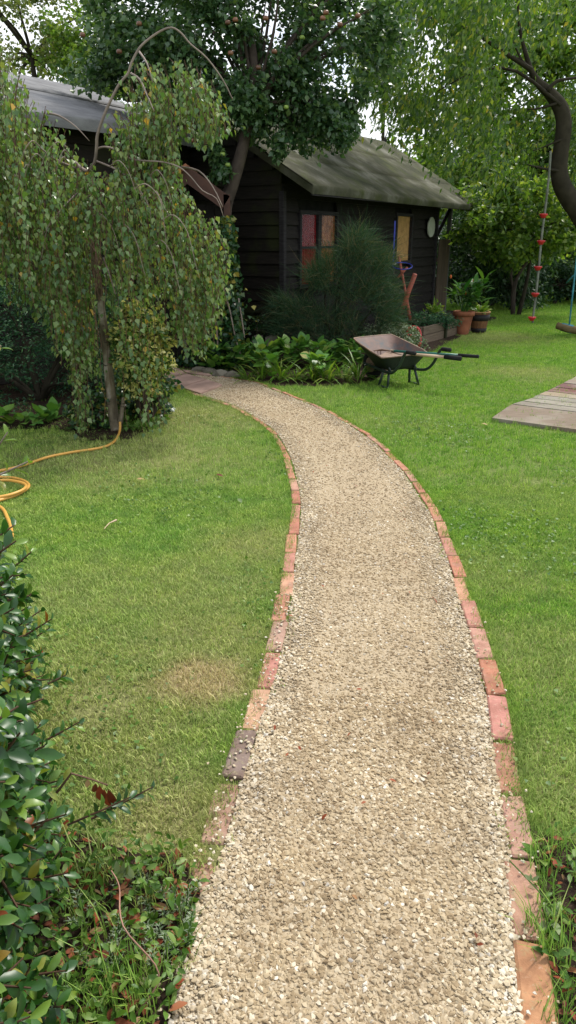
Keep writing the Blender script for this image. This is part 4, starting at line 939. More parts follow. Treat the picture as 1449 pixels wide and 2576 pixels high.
for i in range(75):
    px = rs.uniform(440, 592); t0 = np.interp(px, [440, 480, 520, 560, 592], [150, 130, 165, 215, 275]); s0 = t0 + 6 + rs.rand() * 90; strand(px, s0, min(np.interp(px, [440, 500, 545, 592], [330, 372, 350, 320]), s0 + rs.uniform(80, 240)), BY - .1 + rs.uniform(-.22, .25))
for px, yy in ((160, 5.65), (170, 5.75), (182, 5.6), (155, 5.7), (190, 5.8), (172, 5.9), (290, 5.8), (350, 5.7), (365, 5.65), (165, 5.6), (175, 5.7), (150, 5.8), (200, 5.7), (380, 5.8), (395, 5.9), (355, 5.8), (185, 5.9), (230, 5.55), (325, 5.7), (340, 5.6)):
    strand(px, 700 + rs.uniform(-60, 60), rs.uniform(1060, 1110), yy)
tw.build('twigs', M['twig_brown'], birch)['kind'] = 'stuff'
LP, LA, LN_, LS = map(np.array, (LP, LA, LN_, LS))
zc = LP[:, 1] * CP + (EYE - LP[:, 2]) * SP; qx = 724.5 + F * LP[:, 0] / zc; qy = 1288 + F * ((EYE - LP[:, 2]) * CP - LP[:, 1] * SP) / zc
keep = ~((LP[:, 1] < BY + .03) & (qy > 600) & (np.abs(qx - np.interp(qy, [560, 640, 800, 960, 1085], [226, 236, 258, 276, 295])) < 24) & (rs.rand(len(LP)) < .85)); LP, LA, LN_, LS = LP[keep], LA[keep], LN_[keep], LS[keep]
vis = np.where(in_view(LP, -10), 1.0, 0.0) * np.where(LP[:, 1] < BY, 1, .3)
foliage(birch, LP, LA, LN_, LS, T_BIRCH, M['birch_leaf'], 280, vis=vis)

# --- generic tree/bush
def limbs(mb, base, tips, r0, mid=.45):
    for t in tips:
        m_ = base.lerp(t, mid) + Vector((rs.uniform(-.1, .1), rs.uniform(-.1, .1), (t - base).length * .08)); mb.tube(spline([base, m_, t], 3), [r0, r0 * .85, r0 * .75, r0 * .6, r0 * .45, r0 * .3, r0 * .15], 6)
def bush(name, label, cat, c, rad, n, nclump, cr, ls, T, mat, stem='bark_dark', group=None, droop=.3, up=.6, shell=.5, singles=0, zbase=0, squash=.8, trunk_r=.03, ntip=8, leafname='leaf'):
    base = Vector((c[0], c[1], zbase)); r = empty(name, base, label, cat, group)
    P, cc = clump_cloud(c, rad, n, nclump, cr, zbase + .03, shell, squash); A, N = rand_orient(len(P), droop, up)
    out_ = nrm(P - np.array(c)); A += out_ * .6; N += out_ * .4
    foliage(r, P, A, N, rs.uniform(ls[0], ls[1], len(P)), T, mat, singles, leafname=leafname)
    mb = MB(); up_ = [Vector(q) for q in cc[cc[:, 2] > zbase + .1][:ntip]]; limbs(mb, base, up_, trunk_r); mb.build('stem', M[stem], r, True); return r
# --- apple tree
AY = 9.75
apple = empty('apple_tree', G(572, 905), 'old apple tree with dark leaves and ripening fruit over the shed', 'tree')
ab = Vector((W(572, 800, AY).x, AY, 0)); ap = [ab, W(566, 600, AY), W(566, 520, AY), W(585, 460, AY), W(603, 400, AY), W(616, 345, AY), W(632, 270, AY), W(640, 190, AY), W(630, 90, AY + .1)]
mb = MB(); q = spline(ap, 4); mb.tube(q, [.10 - .055 * i / len(q) for i in range(len(q))], 10); mb.build('trunk', M['bark_apple'], apple, True)
parts_c = [((-.75, 10.1, 4.25), (1.55, 1.2, 1.25), 15000, 80), ((-1.75, 10.3, 3.55), (.95, .7, .55), 5500, 40), ((.55, 10.0, 3.75), (.75, .7, .8), 4200, 40), ((.05, 9.9, 3.0), (.55, .5, .45), 3000, 26), ((.55, 9.95, 2.92), (.25, .22, .36), 1300, 10), ((-.75, 9.75, 3.05), (.6, .45, .35), 2500, 22)]
PP = []; CC = []
for c, rd, n_, k_ in parts_c:
    P, cc = clump_cloud(c, rd, n_, k_, .27, 1.5, .35, .8); PP.append(P); CC.append(cc)
for (px, py, n_, s_) in ((545, 385, 130, .12), (530, 345, 90, .1), (560, 430, 120, .12), (540, 440, 60, .08), (500, 350, 50, .08), (710, 360, 100, .14), (700, 385, 60, .08), (640, 300, 160, .2), (860, 345, 160, .12), (845, 320, 200, .15), (830, 295, 200, .18)):
    c = np.array(W(px, py, 9.6)); PP.append(c + nrm(rs.randn(n_, 3)) * rs.rand(n_, 1) ** .5 * s_)
P = np.concatenate(PP); A, N = rand_orient(len(P), .35, .7); A += nrm(P - np.array([-.6, 10.1, 3.9])) * .5
foliage(apple, P, A, N, rs.uniform(.055, .095, len(P)), T_APPLE, M['apple_leaf'], 150, vis=np.where(in_view(P, -5), 1., 0.))
mb = MB(); tips = [Vector(q) for q in np.concatenate(CC)[::6]]; limbs(mb, W(632, 270, AY), tips, .03); mb.build('limbs', M['bark_apple'], apple, True)
mb = MB(); mb.tube([W(597, 430, AY), W(570, 420, AY - .1), W(548, 385, AY - .15)], [.015, .012, .006], 6); mb.build('branch', M['bark_apple'], apple, True)
am = {}
for nm in ('apple_skin', 'apple_green'):
    bm = bmesh.new(); bmesh.ops.create_uvsphere(bm, u_segments=12, v_segments=8, radius=.031)
    for q in bm.verts:
        rr_ = sqrt(q.co.x ** 2 + q.co.y ** 2); q.co.z = q.co.z * .9 - (.010 if rr_ < .015 else 0) * (1 if q.co.z > 0 else -1)
    me = bpy.data.meshes.new('apple'); bm.to_mesh(me); bm.free(); me.materials.append(M[nm]); me.polygons.foreach_set('use_smooth', np.ones(len(me.polygons), bool)); am[nm] = me
for (px, py, g_) in ((208, 88, 0), (573, 57, 0), (668, 46, 0), (592, 50, 0), (580, 134, 0), (650, 170, 0), (448, 303, 0), (488, 354, 0), (812, 46, 0), (855, 62, 0), (820, 32, 0), (560, 388, 1), (573, 415, 1), (612, 322, 1), (450, 362, 1), (720, 270, 1), (900, 40, 0), (480, 205, 0), (690, 130, 0), (760, 95, 1), (350, 60, 0), (300, 130, 0)):
    o = bpy.data.objects.new('apple', am['apple_green' if g_ else 'apple_skin']); link(o, apple)
    yy = 9.1 if not g_ else 9.5
    o.matrix_basis = Matrix.Translation(W(px, py, yy))

# --- willow on the right
WY = 13.0
willow = empty('willow_tree', W(1530, 790, WY), 'large willow tree with dark curving trunk at the right edge', 'tree')
tk = [Vector((W(1520, 800, WY).x, WY, 0)), W(1500, 620, WY), W(1462, 540, WY), W(1432, 500, WY), W(1412, 462, WY), W(1406, 420, WY), W(1412, 370, WY), W(1418, 310, WY), W(1408, 268, WY), W(1380, 232, WY), W(1352, 205, WY), W(1335, 175, WY), W(1318, 120, WY), W(1306, 60, WY), W(1300, -60, WY)]
q = spline(tk, 4); mb = MB(); mb.tube(q, list(np.interp(np.arange(len(q)), [0, 12, 24, 32, 36, 40, 44, 48, len(q) - 1], [.22, .15, .125, .115, .085, .06, .042, .03, .016])), 12); mb.build('trunk', M['bark_dark'], willow, True)
mb = MB()
for l_, r_ in (([(1378, 230), (1400, 205), (1449, 196), (1500, 190)], .035), ([(1335, 175), (1310, 148), (1290, 100)], .03), ([(1308, 148), (1292, 146)], .02), ([(1405, 430), (1370, 425), (1325, 414)], .03), ([(1415, 350), (1380, 365), (1340, 380)], .02), ([(1400, 260), (1360, 272), (1325, 276)], .025), ([(1335, 175), (1250, 120), (1150, 60), (1050, 40)], .04), ([(1410, 265), (1300, 180), (1200, 180), (1100, 230)], .03)):
    mb.tube(spline([W(x_, y_, WY - .1) for x_, y_ in l_], 3), [r_ * (1 - .75 * k / (3 * (len(l_) - 1))) for k in range(3 * (len(l_) - 1) + 1)], 6)
mb.build('limbs', M['bark_dark'], willow, True)
# trailing sprays of leaves
def sprays(n, pxr, topf, botf, yr, ln, lsize, seed_dir=(-.25, 0, -1), per=.05):
    P, A, N = [], [], []; CL = [(rs.uniform(*pxr), rs.rand(), rs.uniform(*yr)) for _ in range(170)]
    for i in range(n):
        kx, ky, kd = CL[rs.randint(len(CL))]; px = kx + rs.randn() * 26; t = topf(px); b_ = botf(px); py = min(b_, t + (b_ - t) * ky + rs.randn() * 18); y = kd + rs.randn() * .25
        if px > 1270 and rs.rand() < .5: continue
        y = y if not (1310 < px and 60 < py < 540) else max(y, 13.3) ; p = W(px, py, y); l_ = rs.uniform(*ln); k = int(l_ / per)
        dx = seed_dir[0] * rs.uniform(.2, 1.6); dy = rs.uniform(-.3, .3); spread = .07
        for j in range(k):
            s = j / k; o_ = np.array([p.x + dx * l_ * s, p.y + dy * l_ * s, p.z - l_ * (s * .55 + .45 * s * s)]) + rs.randn(3) * spread * (.4 + .6 * (1 - s))
            P.append(o_); A.append((dx + rs.randn() * .6, dy + rs.randn() * .6, -1 + rs.randn() * .4)); N.append(rs.randn(3) + np.array([0, 0, .3]))
    return np.array(P), np.array(A), np.array(N)
wtop = lambda x: np.interp(x, [930, 1000, 1449], [20, -160, -160])
wbot = lambda x: np.interp(x, [900, 950, 1000, 1050, 1100, 1150, 1200, 1280, 1340, 1449, 1600], [150, 210, 250, 270, 300, 330, 390, 420, 400, 380, 400])
P, A, N = sprays(2100, (935, 1600), wtop, wbot, (11.4, 14.8), (.4, .9), .08)
foliage(willow, P, A, N, rs.uniform(.07, .13, len(P)), T_lance(.2, -.1), M['willow_leaf'], 120, vis=np.where(in_view(P, -5), 1., 0.))

# --- shrubs beyond the lawn, right
def tree(name, label, c, rad, n, nclump, cr, ls, mat, T=T_FAR, tr=.12, group='trees and shrubs beyond the lawn', up=.5, shell=.35, cat='tree', ntip=12, droop=.3, squash=.8):
    base = Vector((c[0], c[1], 0)); r = empty(name, base, label, cat, group)
    P, cc = clump_cloud(c, rad, n, nclump, cr, .1, shell, squash); A, N = rand_orient(len(P), droop, up); A += nrm(P - np.array(c)) * .4
    o = obj('crown', leaf_mesh('crown', P, A, N, rs.uniform(ls[0], ls[1], len(P)), T, mat), r)
    mb = MB(); top = Vector((c[0] + .1, c[1], max(.4, c[2] - rad[2] * .3))); mb.tube(spline([base, base.lerp(top, .5) + Vector((.06, 0, 0)), top], 3), [tr, tr * .9, tr * .8, tr * .7, tr * .6, tr * .5, tr * .4], 8)
    limbs(mb, top, [Vector(q) for q in cc[::max(1, len(cc) // ntip)]], tr * .35); mb.build('trunk', M['bark_dark'], r, True); return r
def Wc(px, py, y): return tuple(W(px, py, y))
tree('shrub', 'bright green leafy shrub behind the climbing rope', Wc(1330, 545, 15.8), (1.5, 1.0, .95), 9000, 70, .3, (.08, .14), M['far_leaf'], T_APPLE, .05, cat='shrub')
tree('shrub', 'dark leafy shrub between the shed and the climbing rope', Wc(1215, 610, 17), (1.1, .9, 1.15), 8000, 60, .3, (.07, .12), M['apple_leaf'], T_APPLE, .05, cat='shrub')
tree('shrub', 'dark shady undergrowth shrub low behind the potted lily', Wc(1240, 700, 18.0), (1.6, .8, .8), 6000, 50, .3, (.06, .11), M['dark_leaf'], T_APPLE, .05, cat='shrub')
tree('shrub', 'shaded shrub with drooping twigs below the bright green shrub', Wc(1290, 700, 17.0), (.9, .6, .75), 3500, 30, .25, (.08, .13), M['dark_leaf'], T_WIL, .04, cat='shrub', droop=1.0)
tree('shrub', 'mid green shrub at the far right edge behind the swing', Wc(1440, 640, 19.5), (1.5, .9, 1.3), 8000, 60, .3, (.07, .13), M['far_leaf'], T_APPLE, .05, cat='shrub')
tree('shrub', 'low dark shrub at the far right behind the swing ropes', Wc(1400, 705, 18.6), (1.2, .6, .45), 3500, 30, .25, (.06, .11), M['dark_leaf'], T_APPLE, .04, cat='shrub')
tree('tree', 'tall bright yellow-green tree behind the willow at upper right', Wc(1380, 250, 22), (4.2, 2.2, 3.6), 26000, 150, .7, (.13, .22), M['far_leaf'], T_APPLE, .22)
tree('tree', 'mid green tree behind the willow crown above the shed end', Wc(1180, 480, 24), (1.8, 1.6, 1.6), 9000, 60, .55, (.12, .2), M['far_leaf'], T_APPLE, .16)
tree('tree', 'broad dark tree filling the gap far right behind the shrubs', Wc(1330, 560, 26), (4.5, 1.5, 2.4), 14000, 80, .7, (.14, .22), M['apple_leaf'], T_APPLE, .2)
# young trunks seen under the shrubs
yt = empty('young_tree', G(1290, 792), 'slender forked bare trunk under the shrubs beyond the lawn', 'tree')
b_ = G(1290, 792); mb = MB(); mb.tube(spline([b_, W(1292, 730, b_.y), W(1305, 690, b_.y), W(1330, 650, b_.y), W(1340, 620, b_.y)], 3), [.05] * 5 + [.035] * 8, 7); mb.build('trunk', M['bark_apple'], yt, True)
mb = MB(); mb.tube(spline([W(1292, 730, b_.y), W(1285, 690, b_.y), W(1290, 640, b_.y)], 3), .03, 6); mb.build('branch', M['bark_apple'], yt, True)
rl = MB(); rl.box(W(1252, 706, 18.5), (.55, .06, .09)); o = rl.build('timber_rail', M['panel_wood']); tag(o, 'short brown timber rail in the shade under the shrubs', 'rail')
# behind the shed and left
tree('tree', 'pale airy tree against the sky at the upper left corner', Wc(60, 60, 18), (2.6, 1.5, 2.0), 9500, 90, .42, (.07, .11), M['pale_leaf'], T_APPLE, .12, shell=.2)
tree('tree', 'light green tree rising behind the grey roof', Wc(230, 150, 17), (1.1, .9, 1.0), 4200, 40, .35, (.07, .11), M['far_leaf'], T_APPLE, .1, shell=.2)
tree('tree', 'distant small tree just above the mossy roof ridge', Wc(700, 300, 26), (1.6, 1.0, .55), 2600, 26, .4, (.12, .2), M['dark_leaf'], T_APPLE, .1)
tree('tree', 'thin birch-like tree beside the willow against the sky', Wc(960, 130, 20), (1.0, .8, 1.9), 4200, 60, .35, (.07, .12), M['far_leaf'], T_WIL, .07, shell=.15)
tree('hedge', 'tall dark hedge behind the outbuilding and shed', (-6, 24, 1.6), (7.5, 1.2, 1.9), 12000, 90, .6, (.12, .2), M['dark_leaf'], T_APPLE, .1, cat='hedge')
tree('hedge', 'far green hedge closing the garden beyond the right lawn', (8.5, 27, 1.5), (8, 1.2, 2.0), 16000, 100, .6, (.12, .2), M['apple_leaf'], T_APPLE, .1, cat='hedge')

# --- shrubs under the birch
bush('yew_bush', 'dark green dense conifer bush behind the weeping birch', 'bush', Wc(90, 900, 7.2), (1.05, .7, .85), 20000, 150, .17, (.03, .05), T_WIL, M['yew'], shell=.65)
bush('yew_bush', 'dark conifer bush between the birch trunk and golden shrub', 'bush', Wc(215, 880, 7.6), (.45, .4, .9), 6000, 50, .15, (.03, .05), T_WIL, M['yew'], shell=.65)
bush('golden_shrub', 'yellow variegated shrub to the right of the birch trunk', 'shrub', Wc(350, 880, 6.1), (.20, .2, .36), 4200, 60, .10, (.035, .06), T_NICE, M['gold_leaf'], shell=.6, singles=60)
bush('leafy_shrub', 'green leafy shrub growing low around the golden shrub', 'shrub', Wc(360, 980, 6.5), (.28, .25, .30), 1500, 30, .10, (.03, .05), T_IVY, M['ivy_leaf'], shell=.4)
bush('leafy_shrub', 'low green plants around the foot of the birch trunk', 'shrub', Wc(330, 1065, 6.15), (.34, .22, .10), 700, 20, .08, (.03, .06), T_IVY, M['weed_leaf'], shell=.3)
bush('leafy_shrub', 'reddish green undergrowth left of the birch trunk base', 'shrub', Wc(235, 1040, 6.1), (.22, .18, .18), 700, 20, .08, (.03, .05), T_IVY, M['ivy_leaf'], shell=.3)
for i, (px, py, s_) in enumerate(((10, 1068, .16), (60, 1072, .12), (115, 1068, .17), (135, 1060, .15), (200, 1082, .12), (30, 1074, .11), (85, 1076, .10))):
    rosette('broad_leaf_plant', ['broad-leaved low plant at the lawn edge at the far left', 'second low leafy plant from the left along the dark conifer', 'largest blue-green broad leaf plant at the lawn edge left of the birch', 'broad green leaves just behind the blue-green leaf plant', 'low leaves at the left foot of the weeping birch', 'small upright green plant at the far left lawn edge', 'small green plant between the broad leaves left of the birch'][i], 'plant', G(px, py), 9, (s_ * .6, s_), 0, (.2, 1.3), M['hosta_leaf'] if i != 5 else M['strap_leaf'], T_HOSTA, .1, .05, group='plants along the lawn edge by the conifer')
# --- ivy by the porch
ivy = empty('ivy', W(590, 930, 9.1), 'ivy climbing the porch post with some yellow leaves', 'climber')
P = []
for i in range(2600):
    py = rs.uniform(545, 935); c_ = np.interp(py, [545, 640, 760, 860, 935], [572, 570, 572, 575, 565]); w_ = np.interp(py, [545, 640, 760, 860, 935], [12, 25, 42, 50, 60]); px = c_ + rs.randn() * w_ * .5; P.append(tuple(W(px, py, 9.02 + rs.uniform(-.12, .2))))
P = np.array(P); P = P[P[:, 2] > .02]; A, N = rand_orient(len(P), .6, .2); N[:, 1] -= 1.2
foliage(ivy, P, A, N, rs.uniform(.04, .075, len(P)), T_IVY, M['ivy_leaf'], 60)
for l_ in ([(555, 640), (562, 720), (578, 780), (592, 850), (604, 890)], [(600, 750), (608, 800), (615, 850)], [(548, 700), (540, 760), (545, 830), (550, 900)]):
    mb = MB(); mb.tube(spline([W(x_, y_, 8.92) for x_, y_ in l_], 3), .009, 6); mb.build('stem', M['twig'], ivy, True)
# --- broom: wispy
broom = empty('broom_bush', W(850, 880, 10.0), 'large wispy dark green broom bush in front of the shed windows', 'bush')
V_, Fq, RN = [], [], []
def wisp(p0, d_, L_, wd, k=6):
    base = len(V_); p = np.array(p0, float); d_ = np.array(d_, float); side_ = nrm(np.cross(d_, rs.randn(3))[None])[0]; rr_ = rs.rand()
    for i in range(k):
        t = i / (k - 1); ww = wd * (1 - .8 * t); V_.append(p - side_ * ww); V_.append(p + side_ * ww); RN.extend([rr_, rr_])
        p = p + d_ * L_ / k; d_ = d_ + np.array([0, 0, -.10]) + rs.randn(3) * .14; d_ /= np.linalg.norm(d_)
        if i: j = base + 2 * i; Fq.append((j - 2, j - 1, j + 1, j))
lobes = [((880, 690), 120, .38), ((760, 800), 80, .36), ((955, 745), 70, .34), ((850, 830), 100, .34), ((715, 775), 45, .3), ((900, 620), 60, .36), ((975, 800), 50, .32), ((700, 825), 34, .24), ((800, 700), 50, .36), ((960, 660), 40, .3)]
for (cx, cy), rp_, L0 in lobes:
    for i in range(int(rp_ * 17)):
        q = rs.rand() * 6.28; r_ = sqrt(rs.rand()) * rp_ * .8; px, py = cx + cos(q) * r_ * .8, cy + sin(q) * r_ * .75; y = 9.95 + rs.uniform(-.38, .35)
        p = W(px, min(py, 885), y); o_ = np.array([(px - 850) / 190, rs.uniform(-.5, .2), .85 - max(0, (py - 640) / 400)]); o_ += rs.randn(3) * .62; o_ /= np.linalg.norm(o_)
        if p.z > .02: wisp(p, o_, L0 * (rs.uniform(.4, .95) if rs.rand() < .85 else rs.uniform(1.0, 1.6)), .0030)
o = obj('foliage', mesh_np('foliage', np.array(V_), np.array(Fq), M['broom'], RN), broom); o['kind'] = 'stuff'
mb = MB(); base_ = Vector((W(850, 880, 10).x, 10.0, 0)); limbs(mb, base_, [W(x_, y_, 10) for x_, y_ in ((760, 760), (820, 700), (870, 640), (920, 680), (950, 760), (720, 800), (880, 580))], .025); mb.build('stem', M['bark_dark'], broom, True)
bush('silver_bush', 'small silvery green bush behind the wheelbarrow', 'bush', Wc(985, 850, 9.9), (.36, .3, .2), 3400, 60, .09, (.02, .035), T_IVY, M['silver_leaf'], shell=.5)
bush('silver_bush', 'trailing silvery growth beside the red frame', 'bush', Wc(1040, 868, 10.2), (.16, .2, .14), 900, 24, .07, (.02, .032), T_IVY, M['silver_leaf'], shell=.4)
bush('planter_herbs', 'dark feathery herbs spilling over the planter box', 'plant', tuple(A0 + dr * LN * .42 + nb_ * .2 + Z * .28), (.5, .25, .13), 2600, 40, .1, (.03, .06), T_WIL, M['yew'], zbase=.15, shell=.3)
bush('planter_grass', 'light green leaves at the far end of the planter box', 'plant', tuple(A0 + dr * LN * .97 + nb_ * .5 + Z * .30), (.12, .15, .14), 300, 16, .1, (.05, .1), T_WIL, M['strap_leaf'], zbase=.15, shell=.3, droop=-.5)
# --- bed plants
lab1 = ['arching strap-leaved plant at the path corner, leftmost of its row', 'strap-leaved plant second from the path corner', 'strap-leaved plant third from the path corner', 'strap-leaved plant in the middle of the bed front', 'strap-leaved plant just right of the bed middle', 'strap-leaved plant third from the wheelbarrow', 'strap-leaved plant second from the wheelbarrow', 'strap-leaved plant beside the wheelbarrow wheel']
for i, px in enumerate((622, 660, 704, 745, 786, 826, 866, 900)):
    rosette('strap_leaf_plant', lab1[i], 'plant', G(px, 960 + rs.uniform(-3, 4) - (6 if px > 870 else 0)), int(rs.uniform(30, 52)), (.14 + .06 * (i % 3), .26 + .06 * ((i * 2) % 3)), 0, (.35, 1.45), M['strap_leaf'], T_STRAP, .05, .09, group='strap-leaved plants along the bed front')
lab2 = ['broad-leaved clump at the bed front between the first strap-leaved plants', 'broad-leaved clump at the bed front near the middle of the lawn edge', 'broad-leaved plant hanging over the path near the doorway', 'broad-leaved plant beneath the ivy at the path corner', 'broad-leaved plant just left of the brown stone slab', 'broad-leaved plant in front of the brown stone slab', 'broad-leaved plant in front of the pale stone slab', 'broad-leaved plant right of the pale stone slab', 'broad-leaved plant with one large yellow leaf', 'broad-leaved plant right of the yellow leaf', 'broad-leaved plant below the left half of the broom', 'broad-leaved plant below the right half of the broom', 'broad-leaved plant behind the wheelbarrow front', 'broad-leaved plant closest to the silvery bush']
for i, (px, py) in enumerate(((683, 955), (806, 955), (545, 938), (590, 936), (625, 925), (655, 928), (690, 924), (728, 926), (762, 922), (800, 926), (838, 920), (872, 922), (905, 925), (935, 905))):
    r = rosette('broad_leaf_plant', lab2[i], 'plant', G(px, py), 44, (.09, .16), 0, (.15, 1.25), M['hosta_leaf'], T_HOSTA, .30, .14, group='broad-leaved plants in the flower bed')
    if i == 8: leaf_parts(r, np.array([tuple(W(756, 890, 9.0))]), np.array([(1, -.3, -.15)]), np.array([(0, -.7, .7)]), np.array([.15]), T_HOSTA, M['gold_leaf'], 'yellow_leaf')
bush('ground_ivy', 'dark ivy spreading at the foot of the doorway', 'climber', Wc(500, 905, 9.3), (.35, .2, .16), 900, 24, .1, (.04, .07), T_IVY, M['ivy_leaf'], shell=.3)
bush('wall_climber', 'sprig of climber against the shed wall above the stone slabs', 'climber', Wc(652, 815, 10.0), (.1, .08, .2), 160, 12, .06, (.04, .06), T_IVY, M['ivy_leaf'], shell=.2)

# ================================================================== FOREGROUND
# hedge on the left: dense glossy leaves in whorls on twigs
hedge = empty('hedge', (-1.1, 1.4, 0), 'glossy dark green hedge crowding the left foreground', 'hedge')
LP, LA, LN_, LS = [], [], [], []; tw = MB()
def twig(p0, d_, L_, n_, lsz, up=.35):
    p0 = Vector(p0); d_ = Vector(d_).normalized(); pts = [p0 + d_ * L_ * t + Z * (.04 * L_ * t * t) for t in (0, .5, 1)]; tw.tube(pts, [.0035, .003, .0018], 4, False)
    for k in range(n_):
        t = (k + .6) / n_; p = p0 + d_ * L_ * t; q = k * 2.4 + rs.rand(); side_ = d_.orthogonal().normalized(); side_.rotate(Matrix.Rotation(q, 3, d_)); a_ = d_ * .55 + side_ * .8 + Z * .1
        LP.append(tuple(p)); LA.append(tuple(a_)); LN_.append(tuple(Vector((0, 0, 1)) * up + d_ * .7 + Vector(rs.randn(3)) * .2)); LS.append(lsz * rs.uniform(.7, 1.15) * (1 - .3 * t))
def hedge_x(y, z): 
    return -.475 - .375 * (max(y, 1.0) - 1.2) - .07 * z + .035 * sin(y * 9 + z * 7) + .025 * sin(y * 23 - z * 17)
cnt = 0
while cnt < 1300:
    y = rs.uniform(.65, 2.15); z = rs.uniform(.02, .80 + .02 * max(0, y - 1.5)); x_ = hedge_x(y, z) - abs(rs.randn()) * .13; cnt += 1
    d_ = (.75 + rs.randn() * .35, rs.randn() * .5 - .25, rs.uniform(-.1, .9)); L_ = rs.uniform(.06, .13)
    twig((x_ - .08, y, z), d_, L_, rs.randint(6, 10), .060)
for px, py, qx, qy, yy in ((170, 2075, 330, 2010, 1.42), (230, 2060, 385, 1985, 1.45), (100, 1870, 200, 1820, 1.6), (60, 1600, 130, 1560, 1.9), (30, 1430, 80, 1390, 2.0), (120, 1720, 165, 1700, 1.7)):
    a_, b_ = W(px, py, yy), W(qx, qy, yy + .02); twig(a_, b_ - a_, (b_ - a_).length, 11, .045)
tw2 = tw
LP, LA, LN_, LS = map(np.array, (LP, LA, LN_, LS)); ok = LP[:, 2] > .0; LP, LA, LN_, LS = LP[ok], LA[ok], LN_[ok], LS[ok]
T_HEDGE = T_nice(.21, .07, -.14)
vis = np.where(in_view(LP, -5), 1.0, 0.0) * (LP[:, 0] - np.array([hedge_x(a, b_) for a, b_ in LP[:, 1:]]) + .5)
foliage(hedge, LP, LA, LN_, LS, T_HEDGE, M['hedge_leaf'], 290, vis=vis)
tw2.build('twigs', M['twig_brown'], hedge, True)['kind'] = 'stuff'
mb = MB()
for i in range(14):
    y = .8 + i * .1; mb.tube([Vector((-1.0 + rs.uniform(-.1, .1), y, 0)), Vector((-1.0 + rs.uniform(-.1, .1), y + .05, .3)), Vector((-1.02, y, .6))], [.012, .009, .003], 6)
mb.build('stems', M['bark_dark'], hedge, True)
mb = MB(); mb.box((-1.55, 1.3, .3), (.8, 1.8, .6)); 
# taller shoots with pale leaves above the hedge
sh = empty('pale_shoot', (-1.0, 2.05, 0), 'pale green leafy shoots rising at the left edge above the hose', 'shoot')
tw = MB(); LP, LA, LN_, LS = [], [], [], []
twig(W(-50, 1215, 2.05), W(75, 1165, 2.05) - W(-50, 1215, 2.05), .17, 7, .062); twig(W(-45, 1180, 2.1), W(25, 1085, 2.1) - W(-45, 1180, 2.1), .14, 7, .058); twig(W(-45, 930, 2.1), W(6, 870, 2.1) - W(-45, 930, 2.1), .09, 6, .055)
tw.tube([Vector((-1.05, 2.1, .3)), W(-55, 1215, 2.06), W(-50, 930, 2.1)], [.006, .005, .003], 5); tw.build('stem', M['twig'], sh, True)
leaf_parts(sh, np.array(LP), np.array(LA), np.array(LN_), np.array(LS), T_HEDGE, M['shoot_leaf'])
# dead red sprig
ds = empty('dead_sprig', W(140, 1960, 1.5), 'withered branch with hanging red-brown leaves poking out of the hedge', 'branch')
mb = MB(); mb.tube([W(120, 2020, 1.45), W(150, 1985, 1.45), W(180, 1945, 1.46), W(230, 1960, 1.46), W(272, 1975, 1.46)], [.004, .0035, .003, .0025, .002], 5); mb.build('twig', M['twig_brown'], ds)
P = np.array([tuple(W(x_, y_, 1.46)) for x_, y_ in ((250, 1975), (262, 1985), (272, 1985), (240, 1970), (15, 1960), (10, 1930), (220, 1958))]); leaf_parts(ds, P, np.array([(.05, 0, -1), (.12, 0, -1), (.3, 0, -1), (-.2, .1, -1), (.2, 0, -1), (0, .1, -1), (-.1, 0, -1)], float), rs.randn(7, 3) * .4 + np.array([0, -1, 0]), np.array([.055, .06, .055, .035, .08, .06, .03]), T_NICE, M['dead_leaf'])
# weeds and low plants, bottom left
def patch(name, label, cat, pl, n, ls, mat, T, droop, up, zr, singles=0, leafname='leaf', names=('foliage',)):
    xs_ = [p.x for p in pl]; ys_ = [p.y for p in pl]; P = np.column_stack([rs.uniform(min(xs_), max(xs_), n), rs.uniform(min(ys_), max(ys_), n), rs.uniform(*zr, n)]); P = P[inside(P, pl)]; P = P[in_view(P, 80)]
    A, N = rand_orient(len(P), droop, up); c = Vector(P.mean(0)); c.z = 0; r = empty(name, c, label, cat); foliage(r, P, A, N, rs.uniform(*ls, len(P)), T, mat, singles, leafname=leafname); return r
o = patch('fallen_leaves', 'scattered dead red and brown leaves on the soil by the hedge', 'leaves', SOIL_L, 900, (.02, .045), M['dead_leaf'], T_NICE, 0, 2.5, (.012, .03), 40)
o = patch('weeds', 'mixed low weeds filling the soil between hedge and path', 'weeds', SOIL_L, 4600, (.012, .034), M['weed_leaf'], T_NICE, -.3, .9, (.01, .09), 60)
o = patch('weeds', 'small rosette weeds on the soil beside the right bricks', 'weeds', SOIL_R, 420, (.016, .036), M['weed_leaf'], T_NICE, -.2, 1.4, (.015, .05), 60)
o = patch('fallen_leaves', 'dry leaf litter on the soil at the bottom right corner', 'leaves', SOIL_R, 260, (.015, .035), M['dead_leaf'], T_NICE, 0, 2.0, (.012, .03), 30)
# tufts of long grass there
k1 = np.array([tuple(G(x_, y_)) for x_, y_ in zip(rs.uniform(150, 500, 60), rs.uniform(2080, 2600, 60))]); k2 = np.array([tuple(G(x_, y_)) for x_, y_ in zip(rs.uniform(1345, 1500, 26), rs.uniform(2060, 2600, 26))])
k1 = k1[inside(k1, SOIL_L)]; K = np.concatenate([k1, k2]); tufts = [grass_patch(90 + i, 14, .035, .04, .12, .003, .8) for i in range(3)]
R = np.zeros((len(K), 3)); R[:, 2] = rs.uniform(0, 6.28, len(K)); o = scatter('grass_tufts', K, R, rs.uniform(.6, 1.2, len(K)), rs.randint(0, 3, len(K)), tufts); tag(o, 'longer grass tufts in the soil beds beside the near end of the path', 'grass', kind='stuff')
